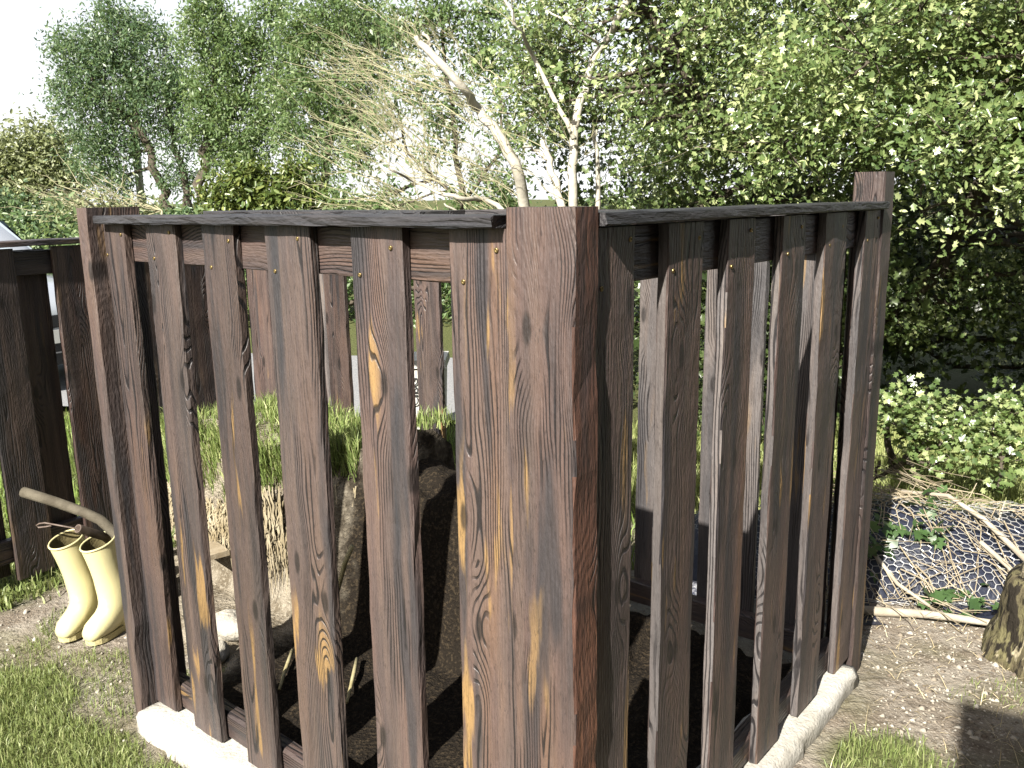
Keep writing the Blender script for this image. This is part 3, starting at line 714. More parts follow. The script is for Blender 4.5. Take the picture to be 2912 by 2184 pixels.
# chicken wire: hexagonal mesh of thin wire over the sheet
k = NT('galvanised_wire'); k.base((0.62, 0.62, 0.60)); k.set(0.45, 0.5, 0.35); WIRE = k.m
hexr = 0.0165; mb = MB(); gr = random.Random(12)
edges = set(); key = lambda p: (round(p[0] * 2000), round(p[1] * 2000))
def warp(px, py):
    x = 0.75 + px + 0.012 * math.sin(py * 9 + px * 4); arc = py
    yb = 2.99 - 0.10 * (x - 1.3)
    # walk the arc length up the front slope and over
    y = yb + arc * 0.62 if arc < 0.30 else yb + 0.186 + (arc - 0.30) * 0.95
    z = float(mound_z(np.array(x), np.array(y))) + 0.006 + 0.012 * math.sin(x * 11 + arc * 8) ** 2
    return Vector((x, y, max(z, 0.006)))
pts_cache = {}
for i in range(46):
    for j in range(24):
        cx = i * hexr * 1.5 * 1.15; cy = (j + (0.5 if i % 2 else 0)) * hexr * math.sqrt(3)
        cor = [(cx + hexr * 1.15 * math.cos(q * math.pi / 3), cy + hexr * math.sin(q * math.pi / 3)) for q in range(6)]
        for q in range(6):
            a, b = key(cor[q]), key(cor[(q + 1) % 6])
            e_ = (a, b) if a < b else (b, a)
            if e_ in edges: continue
            edges.add(e_)
            if gr.random() < 0.035: continue
            for kk, c in ((a, cor[q]), (b, cor[(q + 1) % 6])):
                if kk not in pts_cache:
                    v = warp(c[0] + gr.gauss(0, 0.0014), c[1] + gr.gauss(0, 0.0014)); pts_cache[kk] = v
            mb.tube([pts_cache[a], pts_cache[b]], 0.0013, 3, False)
tag(mb.build('chicken_wire', WIRE), 'galvanised hexagonal chicken wire netting laid over the navy sheet', 'wire netting')
# dry stems tangled over the wire
DRY = m_plain('dry_stem', (0.38, 0.31, 0.20), (0.58, 0.50, 0.36), 9, 0.85, 0.15, 0)
mb = MB(); gr = random.Random(33)
for i in range(270):
    x = gr.uniform(1.05, 2.3); y = 2.95 - 0.1 * (x - 1.3) + abs(gr.gauss(0.18, 0.22))
    if gr.random() < 0.35: x = gr.uniform(1.1, 1.7); y = gr.uniform(3.2, 3.6)
    L = gr.uniform(0.05, 0.28); an = gr.choice((gr.uniform(0, 6.28), gr.gauss(-0.75, 0.3), gr.gauss(-1.2, 0.3))); p = []
    for q in range(4):
        xx = x + math.cos(an) * L * q / 3; yy = y + math.sin(an) * L * q / 3; an += gr.gauss(0, 0.18)
        zz = max(float(mound_z(np.array(xx), np.array(yy))), 0.004) + 0.014 + gr.uniform(0, 0.03) + (0.02 * q if gr.random() < 0.15 else 0)
        p.append((xx, yy, zz))
    r = gr.choice((0.0012, 0.0016, 0.002, 0.0028)); mb.tube(p, [r, r, r * 0.8, r * 0.6], 4, False)
for i in range(90):                             # pile of dead twigs behind the mound
    x = gr.uniform(1.15, 1.75); y = gr.uniform(3.25, 3.8); L = gr.uniform(0.15, 0.5); an = gr.gauss(-0.3, 0.5); z = gr.uniform(0.20, 0.36); p = []
    for q in range(4):
        p.append((x + math.cos(an) * L * q / 3, y + math.sin(an) * L * q / 3, z + gr.gauss(0, .012) - 0.03 * q)); an += gr.gauss(0, .2)
    mb.tube(p, [.002, .002, .0016, .001], 3, False)
o = mb.build('dry_stems', DRY); tag(o, 'tangle of pale dry stems and twigs over the chicken wire', 'dry stems', kind='stuff')
def branch(name, pts, rad, label, mat, group=None, n=8, cat='branch'):
    o = MB().tube(pts, rad, n).build(name, mat, smooth=True); tag(o, label, cat, group); return o
PALE = m_plain('bleached_branch', (0.44, 0.38, 0.29), (0.62, 0.56, 0.45), 14, 0.85, 0.2, 0.5, 0.006)
fl = [at(2445, 1755, 2.93), at(2500, 1765, 2.91), at(2560, 1775, 2.90), at(2630, 1783, 2.885), at(2700, 1800, 2.86), at(2770, 1822, 2.83), at(2850, 1845, 2.80)]
fl = [Vector((p.x, p.y, max(p.z, 0.0) + 0.012)) for p in fl]
branch('fallen_branch', fl, [0.016, 0.018, 0.016, 0.015, 0.014, 0.013, 0.012], 'pale thick fallen branch lying on the ground along the foot of the wire', PALE, 'loose branches by the wire')
def over(px, py, Y, dz=0.02):
    p = at(px, py, Y); p.z = max(float(mound_z(np.array(p.x), np.array(p.y))), 0) + dz; return p
branch('fallen_branch', [over(2470, 1610, 3.12, .03), over(2550, 1690, 3.02, .03), over(2640, 1770, 2.93, .02)], [0.008, 0.0075, 0.006], 'straight pale branch slanting across the lower left of the wire', PALE, 'loose branches by the wire')
branch('fallen_branch', [over(2560, 1440, 3.42, .05), over(2690, 1480, 3.30, .05), over(2790, 1560, 3.18, .05), over(2912, 1690, 3.03, .04)], [0.007, 0.009, 0.010, 0.012], 'longest pale branch curving down over the wire towards the stump', PALE, 'loose branches by the wire')
branch('fallen_branch', [over(2780, 1610, 3.10, .04), over(2860, 1680, 3.02, .04), over(2930, 1760, 2.95, .03)], [0.009, 0.010, 0.009], 'short pale branch lying just above the stump', PALE, 'loose branches by the wire')
branch('fallen_branch', [at(2795, 1590, 3.20), at(2830, 1510, 3.24), at(2858, 1425, 3.28)], [0.005, 0.0045, 0.003], 'thin upright pale stalk leaning above the wire at right', PALE, 'loose branches by the wire')
# ivy leaves among the stems
IVY = m_leaf('ivy_leaf', (0.035, 0.075, 0.025), (0.08, 0.15, 0.05), (0.17, 0.26, 0.10))
g = np.random.default_rng(51); C = []
for (px, py, Y, n, sp) in ((2612, 1560, 3.15, 16, 0.035), (2650, 1565, 3.15, 12, 0.03), (2640, 1490, 3.25, 12, 0.03), (2690, 1740, 2.98, 22, 0.035), (2770, 1790, 2.92, 16, 0.05), (2500, 1500, 3.2, 14, 0.05), (2480, 1560, 3.12, 14, 0.04), (2690, 1440, 3.4, 12, 0.03)):
    c = at(px, py, Y); c.z = max(c.z, float(mound_z(np.array(c.x), np.array(c.y))) + 0.03)
    C.append(np.array(c) + g.normal(size=(n, 3)) * sp * np.array([1, 0.6, 0.5]))
tag(link('ivy', leaf_mesh('ivy', np.concatenate(C), 0.045, 'haw', 0.95, 0.8, seed=4), IVY), 'scattered green ivy leaves growing through the chicken wire', 'ivy', kind='stuff')

# stump
k = NT('mossy_bark'); co = k.n('TexCoord').outputs['Object']
m1 = k.noise(k.vmath('MULTIPLY', co, (30, 30, 9)), 1, 5); m2 = k.noise(co, 14, 5); m3 = k.noise(k.vmath('MULTIPLY', co, (22, 22, 8)), 1, 3)
cc = k.mix(k.sstep(m2, 0.38, 0.62), (0.13, 0.11, 0.065), (0.22, 0.20, 0.10))
cc = k.mix(k.sstep(m1, 0.48, 0.56), cc, (0.03, 0.025, 0.018))
cc = k.mix(k.sstep(m3, 0.60, 0.66), cc, (0.48, 0.42, 0.28))
k.base(cc); k.set(0.9, 0.15); k.bump(k.math('ADD', m1, m2), 0.9, 0.02); BARK = k.m
sc = Vector((1.79, 2.60, 0)); st_e = empty('tree_stump', sc); tag(st_e, 'mossy old tree stump with peeling bark at the right edge', 'stump')
gr = random.Random(8); rings = []; NN = 40
lob = [1 + 0.06 * math.sin(3 * q * 2 * math.pi / NN + 1) + 0.04 * math.sin(7 * q * 2 * math.pi / NN) + gr.gauss(0, 0.012) for q in range(NN)]
for (z, r) in ((-0.05, 0.235), (0.0, 0.228), (0.03, 0.215), (0.07, 0.20), (0.10, 0.194), (0.14, 0.19), (0.17, 0.187), (0.205, 0.184), (0.235, 0.178), (0.255, 0.166), (0.266, 0.142)):
    rings.append([(r * lob[q] * (1 + gr.gauss(0, 0.014)) * math.cos(q * 2 * math.pi / NN), r * lob[q] * (1 + gr.gauss(0, 0.014)) * math.sin(q * 2 * math.pi / NN), z + gr.gauss(0, 0.004)) for q in range(NN)])
MB().rings(rings, caps=(True, True)).build('bark', BARK, st_e, True)
rings = [[(r * lob[q] * math.cos(q * 2 * math.pi / NN), r * lob[q] * math.sin(q * 2 * math.pi / NN), z) for q in range(NN)] for (r, z) in ((0.142, 0.262), (0.138, 0.2735), (0.06, 0.277), (0.02, 0.272))]
MB().rings(rings).build('cut_top', m_plain('weathered_cut', (0.20, 0.17, 0.11), (0.32, 0.28, 0.19), 20, 0.9, 0.1, 0.8, 0.012), st_e)

# ================================================================== GROUND COVER
def scatter(n, x0, x1, y0, y1, seed, want=0.5, inv=False):
    g = np.random.default_rng(seed); x = g.uniform(x0, x1, n); y = g.uniform(y0, y1, n); m = lawn_mask(x, y)
    keep = (m > g.random(n) * 0.9 + 0.08) if not inv else (m < 0.4)
    s = (x - P0[0]) * UX[0] + (y - P0[1]) * UX[1]; t = (x - P0[0]) * VX[0] + (y - P0[1]) * VX[1]
    keep &= ~((s > -0.10) & (s < 1.57) & (t > -0.075) & (t < 1.6)) & ~((s > 1.57) & (s < 2.62) & (t > 0.30) & (t < 1.6))
    x, y = x[keep], y[keep]
    return np.stack([x, y, ground_z(x, y)], 1)
LAWN = m_blade('lawn_grass', (0.075, 0.105, 0.03), (0.17, 0.215, 0.07), (0.34, 0.36, 0.17))
P = scatter(90000, -2.4, -0.45, 1.45, 3.1, 71); 
sP = (P[:, 0] - P0[0]) * UX[0] + (P[:, 1] - P0[1]) * UX[1]; tP = (P[:, 0] - P0[0]) * VX[0] + (P[:, 1] - P0[1]) * VX[1]
Pl = P[sP < 2.6]; Ps = P[sP >= 2.6]
tag(link('lawn_grass', blades_mesh('lawn_grass', Pl, 0.031, 0.0026, 0.6, 2), LAWN), 'short lawn grass in front of the enclosure at bottom left', 'grass', kind='stuff')
P2 = scatter(9000, -2.6, -1.3, 2.7, 4.3, 72); s2_ = (P2[:, 0] - P0[0]) * UX[0] + (P2[:, 1] - P0[1]) * UX[1]
P2 = np.concatenate([P2[s2_ > 2.6], Ps])
tag(link('grass_strip', blades_mesh('grass_strip', P2, 0.05, 0.007, 0.6, 3), LAWN), 'weedy strip of grass along the foot of the dark fence panel', 'grass', kind='stuff')
P3 = scatter(16000, 0.6, 1.9, 1.65, 2.5, 73)
tag(link('grass_patch', blades_mesh('grass_patch', P3, 0.031, 0.0028, 0.55, 4), LAWN), 'small patch of grass on the bare earth at bottom right', 'grass', kind='stuff')
FIELD = m_blade('rough_grass', (0.10, 0.13, 0.035), (0.24, 0.28, 0.10), (0.46, 0.46, 0.22))
P4 = scatter(30000, 0.6, 4.5, 3.7, 5.6, 74)
tag(link('rough_grass', blades_mesh('rough_grass', P4, 0.11, 0.006, 0.45, 5), FIELD), 'rough sunlit grass behind the chicken wire', 'grass', kind='stuff')
g = np.random.default_rng(75); x = g.uniform(-7, 0.6, 26000); y = g.uniform(3.3, 6.2, 26000)
s = (x - P0[0]) * UX[0] + (y - P0[1]) * UX[1]; t = (x - P0[0]) * VX[0] + (y - P0[1]) * VX[1]
lane_y = np.interp(x, [q[0] for q in LANE], [q[1] for q in LANE])
kp = ((t > 1.58) | (s > 3.12)) & (y < lane_y - 0.05); 
tag(link('verge_grass', blades_mesh('verge_grass', np.stack([x[kp], y[kp], ground_z(x[kp], y[kp])], 1), 0.10, 0.006, 0.45, 6), m_blade('verge', (0.07, 0.11, 0.025), (0.17, 0.25, 0.06), (0.34, 0.40, 0.14))), 'green verge grass between the enclosure and the pale lane', 'grass', kind='stuff')
# gravel and straw litter on bare earth
P5 = scatter(2600, -2.3, -0.6, 1.6, 3.3, 81, inv=True); P6 = scatter(9000, 0.55, 2.2, 1.6, 3.0, 82, inv=True)
Pg = np.concatenate([P5[:500], P6[:4200]]); n = len(Pg); g = np.random.default_rng(83)
oc = np.array([(1, 0, 0), (0, 1, 0), (-1, 0, 0), (0, -1, 0), (0, 0, .7), (0, 0, -.5)]); of = np.array([(0, 1, 4), (1, 2, 4), (2, 3, 4), (3, 0, 4), (1, 0, 5), (2, 1, 5), (3, 2, 5), (0, 3, 5)])
sz = np.exp(g.normal(math.log(0.0042), 0.5, n)); jit = 1 + g.normal(0, 0.25, (n, 6, 3))
V = Pg[:, None, :] + oc[None] * jit * sz[:, None, None]
me = mesh_np('gravel', V.reshape(-1, 3), (of[None] + (np.arange(n) * 6)[:, None, None]).reshape(-1, 3), tint=np.repeat(g.random(n), 6))
k = NT('gravel_bits'); k.base(k.ramp(k.n('Attribute', attribute_name='tint').outputs['Fac'], [(0, (0.20, 0.16, 0.12)), (0.4, (0.38, 0.33, 0.26)), (1.0, (0.62, 0.58, 0.50))])); k.set(0.9, 0.2)
tag(link('gravel', me, k.m), 'loose stones and crumbs of earth on the bare ground', 'gravel', kind='stuff')
Pl2 = np.concatenate([P5[500:2200], P6[4200:5200]]); n = len(Pl2)
g = np.random.default_rng(84); an = g.uniform(0, 6.28, n); d = np.stack([np.cos(an), np.sin(an), g.normal(0, .12, n)], 1)
me = blades_mesh('straw_litter', Pl2 + np.array([0, 0, 0.004]), 0.028, 0.0022, 0.3, 7, d * 2.2)
tag(link('straw_litter', me, STRAW), 'dead straw litter scattered on the bare earth', 'straw', kind='stuff')

# ================================================================== TREES AND BUSHES
def limb(mb, pts, r0, r1, n=6):
    m = len(pts); mb.tube(pts, [r0 + (r1 - r0) * i / max(1, m - 1) for i in range(m)], n)
def wander(p, q, n, amp, gr):
    p = Vector(p); q = Vector(q); out = []
    for i in range(n + 1):
        f = i / n; v = p.lerp(q, f)
        if 0 < i < n: v += Vector((gr.gauss(0, amp), gr.gauss(0, amp), gr.gauss(0, amp * 0.6)))
        out.append(v)
    return out
def tree(name, label, cat, base, trunk, blobs, n_cl, per, spread, leafsize, kind, aspect, leafmat, barkmat, seed, second=None, droop=0.0, up=0.5, flat=1.0, r0=0.12, group=None, twigs=True, shell=0.3, sun=0.35):
    """trunk: list of limbs (each a list of points, first radius); leaves in clumps joined to the limbs by twigs"""
    e = empty(name, base); tag(e, label, cat, group)
    gr = random.Random(seed)
    C, CC, t = clump_points(blobs, n_cl, per, spread, seed, shell, flat)
    mb = MB(); nodes = []
    for pts, ra, rb in trunk:
        fine = []
        for i in range(len(pts) - 1): fine += wander(pts[i], pts[i + 1], 4, 0.10 * ra * 4, gr)[:-1]
        fine.append(Vector(pts[-1])); limb(mb, fine, ra, rb, 7); nodes += [(p, ra + (rb - ra) * i / len(fine)) for i, p in enumerate(fine)]
    if twigs:
        arr = np.array([tuple(p) for p, r in nodes])
        bl = np.array([tuple(c) for c, r in blobs])
        ends = []
        for c in bl:                                       # a bough to every blob
            j = int(np.argmin(((arr - c) ** 2).sum(1) + (arr[:, 2] > c[2] + 0.2) * 4)); pts = wander(nodes[j][0], c, 4, 0.05 * np.linalg.norm(arr[j] - c), gr)
            limb(mb, pts, max(0.008, nodes[j][1] * 0.55), 0.006, 5); ends += pts
        arr2 = np.concatenate([arr, np.array([tuple(p) for p in ends])])
        for c in CC[::3]:
            j = int(np.argmin(((arr2 - c) ** 2).sum(1))); limb(mb, wander(arr2[j], c, 2, 0.03, gr), 0.006, 0.002, 3)
    o = mb.build('trunk', barkmat, e, True); o.location = -Vector(base)
    if second:                                          # two leaf shapes mixed through one crown
        sel = np.random.default_rng(seed).random(len(C)) < second[0]
        link('crown', leaf_mesh('crown', C[sel], second[1], second[2], second[3], up * 0.4, droop, sun, t[sel], seed + 1), leafmat, e, -Vector(base))
        C = C[~sel]; t = t[~sel]
    o = link('crown', leaf_mesh('crown', C, leafsize, kind, aspect, up, droop, sun, t, seed), leafmat, e, -Vector(base))
    return e
BRN = m_plain('brown_bark', (0.09, 0.075, 0.055), (0.17, 0.145, 0.11), 12, 0.9, 0.15, 0.6, 0.02)
ASHL = m_leaf('ash_leaf', (0.030, 0.058, 0.030), (0.075, 0.125, 0.055), (0.19, 0.24, 0.14), 0.45, 0.38, 0.5, 1.2)
ASHB = m_leaf('ash_leaf_light', (0.045, 0.08, 0.03), (0.10, 0.155, 0.055), (0.22, 0.27, 0.14), 0.45, 0.38, 0.5, 1.15)
LAUR = m_leaf('laurel_leaf', (0.05, 0.085, 0.02), (0.13, 0.18, 0.045), (0.30, 0.33, 0.10), 0.3, 0.35, 0.5)
OLIV = m_leaf('olive_leaf', (0.06, 0.075, 0.035), (0.13, 0.145, 0.07), (0.24, 0.26, 0.14), 0.3, 0.45, 0.4, 1.3)
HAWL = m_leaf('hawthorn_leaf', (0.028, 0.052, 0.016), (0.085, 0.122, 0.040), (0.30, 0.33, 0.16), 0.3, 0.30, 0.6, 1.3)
HAWD = m_leaf('hawthorn_leaf_shaded', (0.025, 0.045, 0.013), (0.06, 0.09, 0.028), (0.13, 0.17, 0.06), 0.3, 0.36, 0.5)  # darker copy of the hawthorn leaf; shade under the canopy is in the colour

def blobsd(lst, Y, sy=1.0, depth=None):
    """(x, y, r) bearings and apparent radii to real blobs at distance Y"""
    out = []
    for b in lst:
        x, y, r = b[:3]; yy = Y + (b[3] if len(b) > 3 else 0)
        rad = r * yy / 1884.5
        out.append((atd(x, y, yy), (rad, (depth or rad), rad * sy)))
    return out
# ash tree at far left
Y = 18.0
A_bl = blobsd([(175, 120, 62), (250, 75, 70), (330, 130, 72), (160, 200, 55), (240, 180, 75), (330, 230, 75), (200, 270, 66), (262, 305, 50), (385, 190, 48), (390, 290, 46), (140, 85, 34), (205, 345, 52), (250, 385, 42), (385, 375, 46), (300, 55, 40), (235, 15, 30)], Y, 1.0)
b0 = atd(366, 520, Y); b0.z = 0
tree('ash_tree', 'tall leaning ash tree against the white sky at far left', 'tree', b0,
     [([b0, atd(362, 450, Y), atd(340, 380, Y), atd(318, 310, Y), atd(290, 220, Y), atd(262, 120, Y), atd(250, 50, Y)], 0.12, 0.02),
      ([atd(318, 310, Y), atd(260, 240, Y), atd(200, 170, Y), atd(160, 110, Y)], 0.09, 0.02), ([atd(410, 460, Y), atd(398, 380, Y), atd(360, 260, Y), atd(350, 150, Y)], 0.10, 0.02)],
     A_bl, 1150, 30, 0.12, 0.095, 'ash', 0.34, ASHL, BRN, 11, droop=0.9, up=0.2, group='ash trees on the skyline')
# two ash trees in the middle left
Y = 15.5
b0 = atd(438, 520, Y); b0.z = 0
B_bl = blobsd([(440, 70, 60), (500, 110, 62), (470, 190, 66), (560, 60, 52), (440, 260, 52), (520, 260, 66), (600, 130, 60), (480, 340, 50), (590, 220, 60), (450, 20, 40), (590, 10, 34), (540, 330, 52)], Y)
tree('ash_tree', 'slender ash tree just right of the tallest tree at far left', 'tree', b0,
     [([b0, atd(436, 420, Y), atd(436, 330, Y), atd(450, 220, Y), atd(470, 110, Y), atd(480, 20, Y)], 0.11, 0.02), ([atd(436, 330, Y), atd(520, 220, Y), atd(570, 90, Y)], 0.06, 0.02)],
     B_bl, 900, 30, 0.10, 0.088, 'ash', 0.34, ASHB, BRN, 12, droop=0.8, up=0.2, group='ash trees on the skyline')
Y = 14.0
b0 = atd(700, 540, Y); b0.z = 0
C_bl = blobsd([(640, 60, 55), (700, 30, 62), (690, 130, 66), (760, 90, 62), (650, 210, 60), (730, 210, 66), (790, 30, 60), (800, 160, 55), (640, 300, 50), (720, 300, 58), (780, 260, 52), (690, 370, 46), (845, 90, 50)], Y)
tree('ash_tree', 'ash tree in the middle standing left of the pale bare limbs', 'tree', b0,
     [([b0, atd(700, 430, Y), atd(710, 320, Y), atd(715, 200, Y), atd(730, 60, Y)], 0.10, 0.02), ([atd(710, 320, Y), atd(660, 220, Y), atd(640, 90, Y)], 0.05, 0.015), ([atd(712, 300, Y), atd(780, 180, Y), atd(800, 60, Y)], 0.05, 0.015)],
     C_bl, 880, 30, 0.09, 0.080, 'ash', 0.34, ASHB, BRN, 13, droop=0.8, up=0.2, group='ash trees on the skyline')
# low laurel bush
Y = 12.0
b0 = atd(570, 560, Y); b0.z = 0
tree('laurel_bush', 'low yellowish laurel bush above the left capping board', 'bush', b0, [([b0, atd(570, 500, Y), atd(560, 430, Y)], 0.05, 0.02), ([b0, atd(500, 480, Y), atd(480, 430, Y)], 0.04, 0.015), ([b0, atd(640, 490, Y), atd(660, 430, Y)], 0.04, 0.015)],
     blobsd([(480, 425, 40), (530, 405, 42), (580, 430, 42), (630, 415, 40), (675, 440, 36), (500, 470, 45), (600, 475, 45), (680, 480, 40), (720, 455, 30), (640, 370, 26), (550, 370, 26)], Y), 420, 24, 0.09, 0.10, 'oval', 0.42, LAUR, BRN, 14, droop=0.5, up=0.4)
# far hedge at left with yellow twiggy shrub before it
Y = 24.0
b0 = atd(70, 560, Y); b0.z = 0
tree('hedge_tree', 'hazy olive rounded tree at the far left edge', 'tree', b0, [([b0, atd(70, 460, Y), atd(60, 380, Y)], 0.12, 0.04)],
     blobsd([(10, 350, 62), (70, 330, 60), (120, 320, 46), (30, 420, 66), (100, 400, 66), (-60, 360, 70), (-50, 450, 60), (160, 390, 46)], Y), 560, 22, 0.24, 0.15, 'oval', 0.5, OLIV, BRN, 15)
Y = 13.5
b0 = atd(60, 600, Y); b0.z = 0
tree('dark_bush', 'dark green bush behind the car at the left edge', 'bush', b0, [([b0, atd(60, 520, Y), atd(70, 480, Y)], 0.05, 0.02)],
     blobsd([(-40, 470, 60), (40, 480, 55), (110, 490, 50), (165, 470, 44), (210, 500, 44), (10, 540, 60), (120, 550, 60), (250, 480, 40), (300, 490, 44), (360, 490, 44), (420, 490, 44), (230, 560, 60), (350, 560, 60)], Y), 620, 24, 0.11, 0.085, 'oval', 0.5, ASHL, BRN, 16)
YTW = m_plain('yellow_twig', (0.36, 0.33, 0.19), (0.60, 0.56, 0.36), 6, 0.8, 0.2, 0)
def twig_fan(mb, gr, root, tip, r, depth=2, curl=0.12):
    n = 5; pts = wander(root, tip, n, (Vector(tip) - Vector(root)).length * 0.035, gr)
    mb.tube(pts, [r * (1 - 0.7 * i / n) for i in range(n + 1)], 4 if r > 0.004 else 3, False)
    if depth:
        L = (Vector(tip) - Vector(root)).length
        for q in range(gr.randint(2, 4)):
            i = gr.randint(1, n - 1); d = (Vector(tip) - Vector(root)).normalized()
            dv = (d + Vector((gr.gauss(0, 0.35), gr.gauss(0, 0.3), gr.gauss(0.12, 0.3)))).normalized()
            twig_fan(mb, gr, pts[i], pts[i] + dv * L * gr.uniform(0.3, 0.6), r * 0.6, depth - 1)
gr = random.Random(91); Y = 11.5
e = empty('bare_shrub', Vector((atd(250, 560, Y).x, Y, 0))); tag(e, 'bare yellowish twiggy shrub low in front of the tall trees at left', 'shrub')
mb = MB(); root = Vector((atd(330, 560, Y).x, Y, 0.0))
mid = [atd(300, 470, Y), atd(230, 460, Y), atd(350, 455, Y)]
for m_ in mid: mb.tube(wander(root, m_, 4, 0.03, gr), [0.03, 0.026, 0.022, 0.018, 0.014], 5)
for q in range(36):
    m_ = gr.choice(mid); tip = atd(gr.uniform(55, 330), gr.uniform(385, 480), Y + gr.uniform(-0.5, 0.5)); twig_fan(mb, gr, m_, tip, 0.009, 1)
o = mb.build('branches', YTW, e, True); o.location = -e.location
C, CC, t = clump_points(blobsd([(150, 450, 40), (220, 445, 44), (300, 455, 44), (100, 455, 34)], Y), 90, 8, 0.10, 17)
link('leaves', leaf_mesh('leaves', C, 0.07, 'oval', 0.5, 0.5, tint=t, seed=17), OLIV, e, -e.location)

base = Vector((-3.0, 10.2, 0))
def hb(x0, x1, y0, y1, z0, z1, n, r, seed):
    g = random.Random(seed); out = []
    for i in range(n):
        rr = r * g.uniform(0.7, 1.3); out.append((Vector((g.uniform(x0, x1), g.uniform(y0, y1), g.uniform(z0, z1))), (rr, rr, rr * 0.8)))
    return out
tree('field_hedge', 'low dark hedge beyond the lane seen between the slats', 'hedge', base, [([base, Vector((-3, 10.2, 0.5)), Vector((-2.8, 10.2, 1.0))], 0.04, 0.02), ([base, Vector((-4.5, 10.4, 0.4)), Vector((-6, 10.6, 0.9))], 0.04, 0.02), ([base, Vector((-1.5, 10.0, 0.4)), Vector((0.5, 9.9, 0.9))], 0.04, 0.02)],
     hb(-7.5, 2.5, 9.9, 10.6, 0.25, 1.05, 60, 0.42, 44), 700, 24, 0.13, 0.085, 'oval', 0.5, ASHB, BRN, 45, twigs=False)

# pale bare limbs of the cut willow
WIL = m_plain('pale_willow_bark', (0.50, 0.46, 0.36), (0.72, 0.68, 0.57), 9, 0.75, 0.25, 0.4, 0.01)
Y = 4.75; KW = 4.75 / 7.0; gr = random.Random(101)
base = Vector((atd(1200, 600, Y).x, Y, 0)); wil = empty('cut_willow', base); tag(wil, 'cut back willow with pale bare limbs and yellow twigs behind the near corner', 'tree')
mb = MB()
LIMBS = [([(1180, 760), (1150, 600), (1133, 450), (1112, 350), (1075, 290), (1035, 235), (1000, 190), (955, 140), (905, 92)], 0.062, 0.034),
         ([(955, 140), (925, 110), (898, 78)], 0.03, 0.022), ([(925, 105), (928, 85), (915, 70)], 0.022, 0.012),
         ([(1215, 760), (1225, 520), (1212, 440), (1190, 375), (1180, 330), (1172, 305)], 0.045, 0.028), ([(1182, 345), (1165, 325), (1130, 318)], 0.018, 0.01),
         ([(1225, 760), (1240, 560), (1238, 440), (1240, 330), (1246, 250), (1268, 170), (1300, 100), (1345, 20), (1390, -60)], 0.050, 0.03),
         ([(1240, 760), (1290, 560), (1292, 440), (1290, 340), (1288, 280)], 0.034, 0.018),
         ([(1170, 700), (1120, 470), (1045, 430), (990, 428), (950, 418), (900, 395), (840, 365)], 0.034, 0.010),
         ([(1240, 300), (1190, 200), (1150, 120), (1110, 50), (1080, -20)], 0.026, 0.012), ([(1268, 170), (1330, 210), (1400, 190)], 0.018, 0.008),
         ([(1300, 100), (1240, 60), (1180, 20)], 0.016, 0.007), ([(1020, 480), (985, 455), (960, 440)], 0.014, 0.008)]
limbpts = []
for pts, ra, rb in LIMBS:
    P_ = [atd(x, y, Y + 0.12 * math.sin(x * 0.05)) for x, y in pts]; P_ = [Vector((p.x, p.y, max(p.z, 0))) for p in P_]
    if pts[0][1] == 760: P_[0] = Vector((P_[0].x * 0.6 + base.x * 0.4, Y, 0))
    fine = []
    for i in range(len(P_) - 1): fine += wander(P_[i], P_[i + 1], 3, 0.008, gr)[:-1]
    fine.append(P_[-1]); limb(mb, fine, ra * KW * 0.82, rb * KW * 0.82, 8); limbpts += fine[6:]
o = mb.build('limbs', WIL, wil, True); o.location = -base
mb = MB()
for q in range(72):
    x = gr.uniform(600, 1050); y = gr.uniform(60, 440)
    if gr.random() < 0.5: x = gr.uniform(680, 1000); y = gr.uniform(30, 330)
    rootx = gr.uniform(max(x + 60, 850), 1130); rooty = min(465, y + gr.uniform(60, 260))
    dY = gr.uniform(-0.2, 0.9)
    twig_fan(mb, gr, atd(rootx, rooty, Y + dY * 0.5), atd(x, y, Y + dY), gr.choice((0.0018, 0.0025, 0.0038)), 2)
for q in range(40):
    p = gr.choice(limbpts); twig_fan(mb, gr, p, p + Vector((gr.gauss(-0.15, 0.3), gr.gauss(0, .2), gr.uniform(0.1, 0.4))), 0.0025, 1)
o = mb.build('twigs', YTW, wil, True); o.location = -base
# leafy trees behind the willow, with sky between
Y = 6.6
b0 = atd(1000, 560, Y); b0.z = 0
D_bl = blobsd([(880, 60, 50), (960, 40, 48), (1040, 120, 46), (900, 200, 46), (960, 250, 40), (830, 250, 40), (1090, 220, 42), (850, 420, 28), (1040, 370, 34), (930, 330, 26), (1060, 30, 40), (1110, 300, 36), (780, 330, 36), (1090, 420, 40), (760, 430, 40), (1000, 450, 34), (1160, 120, 46), (1180, 240, 40), (820, 455, 30)], Y)
tree('ash_tree', 'airy small leaved tree behind the pale bare limbs', 'tree', b0, [([b0, atd(1000, 440, Y), atd(985, 300, Y), atd(960, 150, Y), atd(960, 20, Y)], 0.03, 0.008), ([atd(1000, 440, Y), atd(880, 330, Y), atd(850, 200, Y)], 0.015, 0.006), ([atd(1000, 440, Y), atd(1080, 330, Y), atd(1080, 150, Y)], 0.015, 0.006)],
     D_bl, 560, 22, 0.07, 0.05, 'ash', 0.36, ASHB, BRN, 18, droop=0.5, group='ash trees on the skyline')
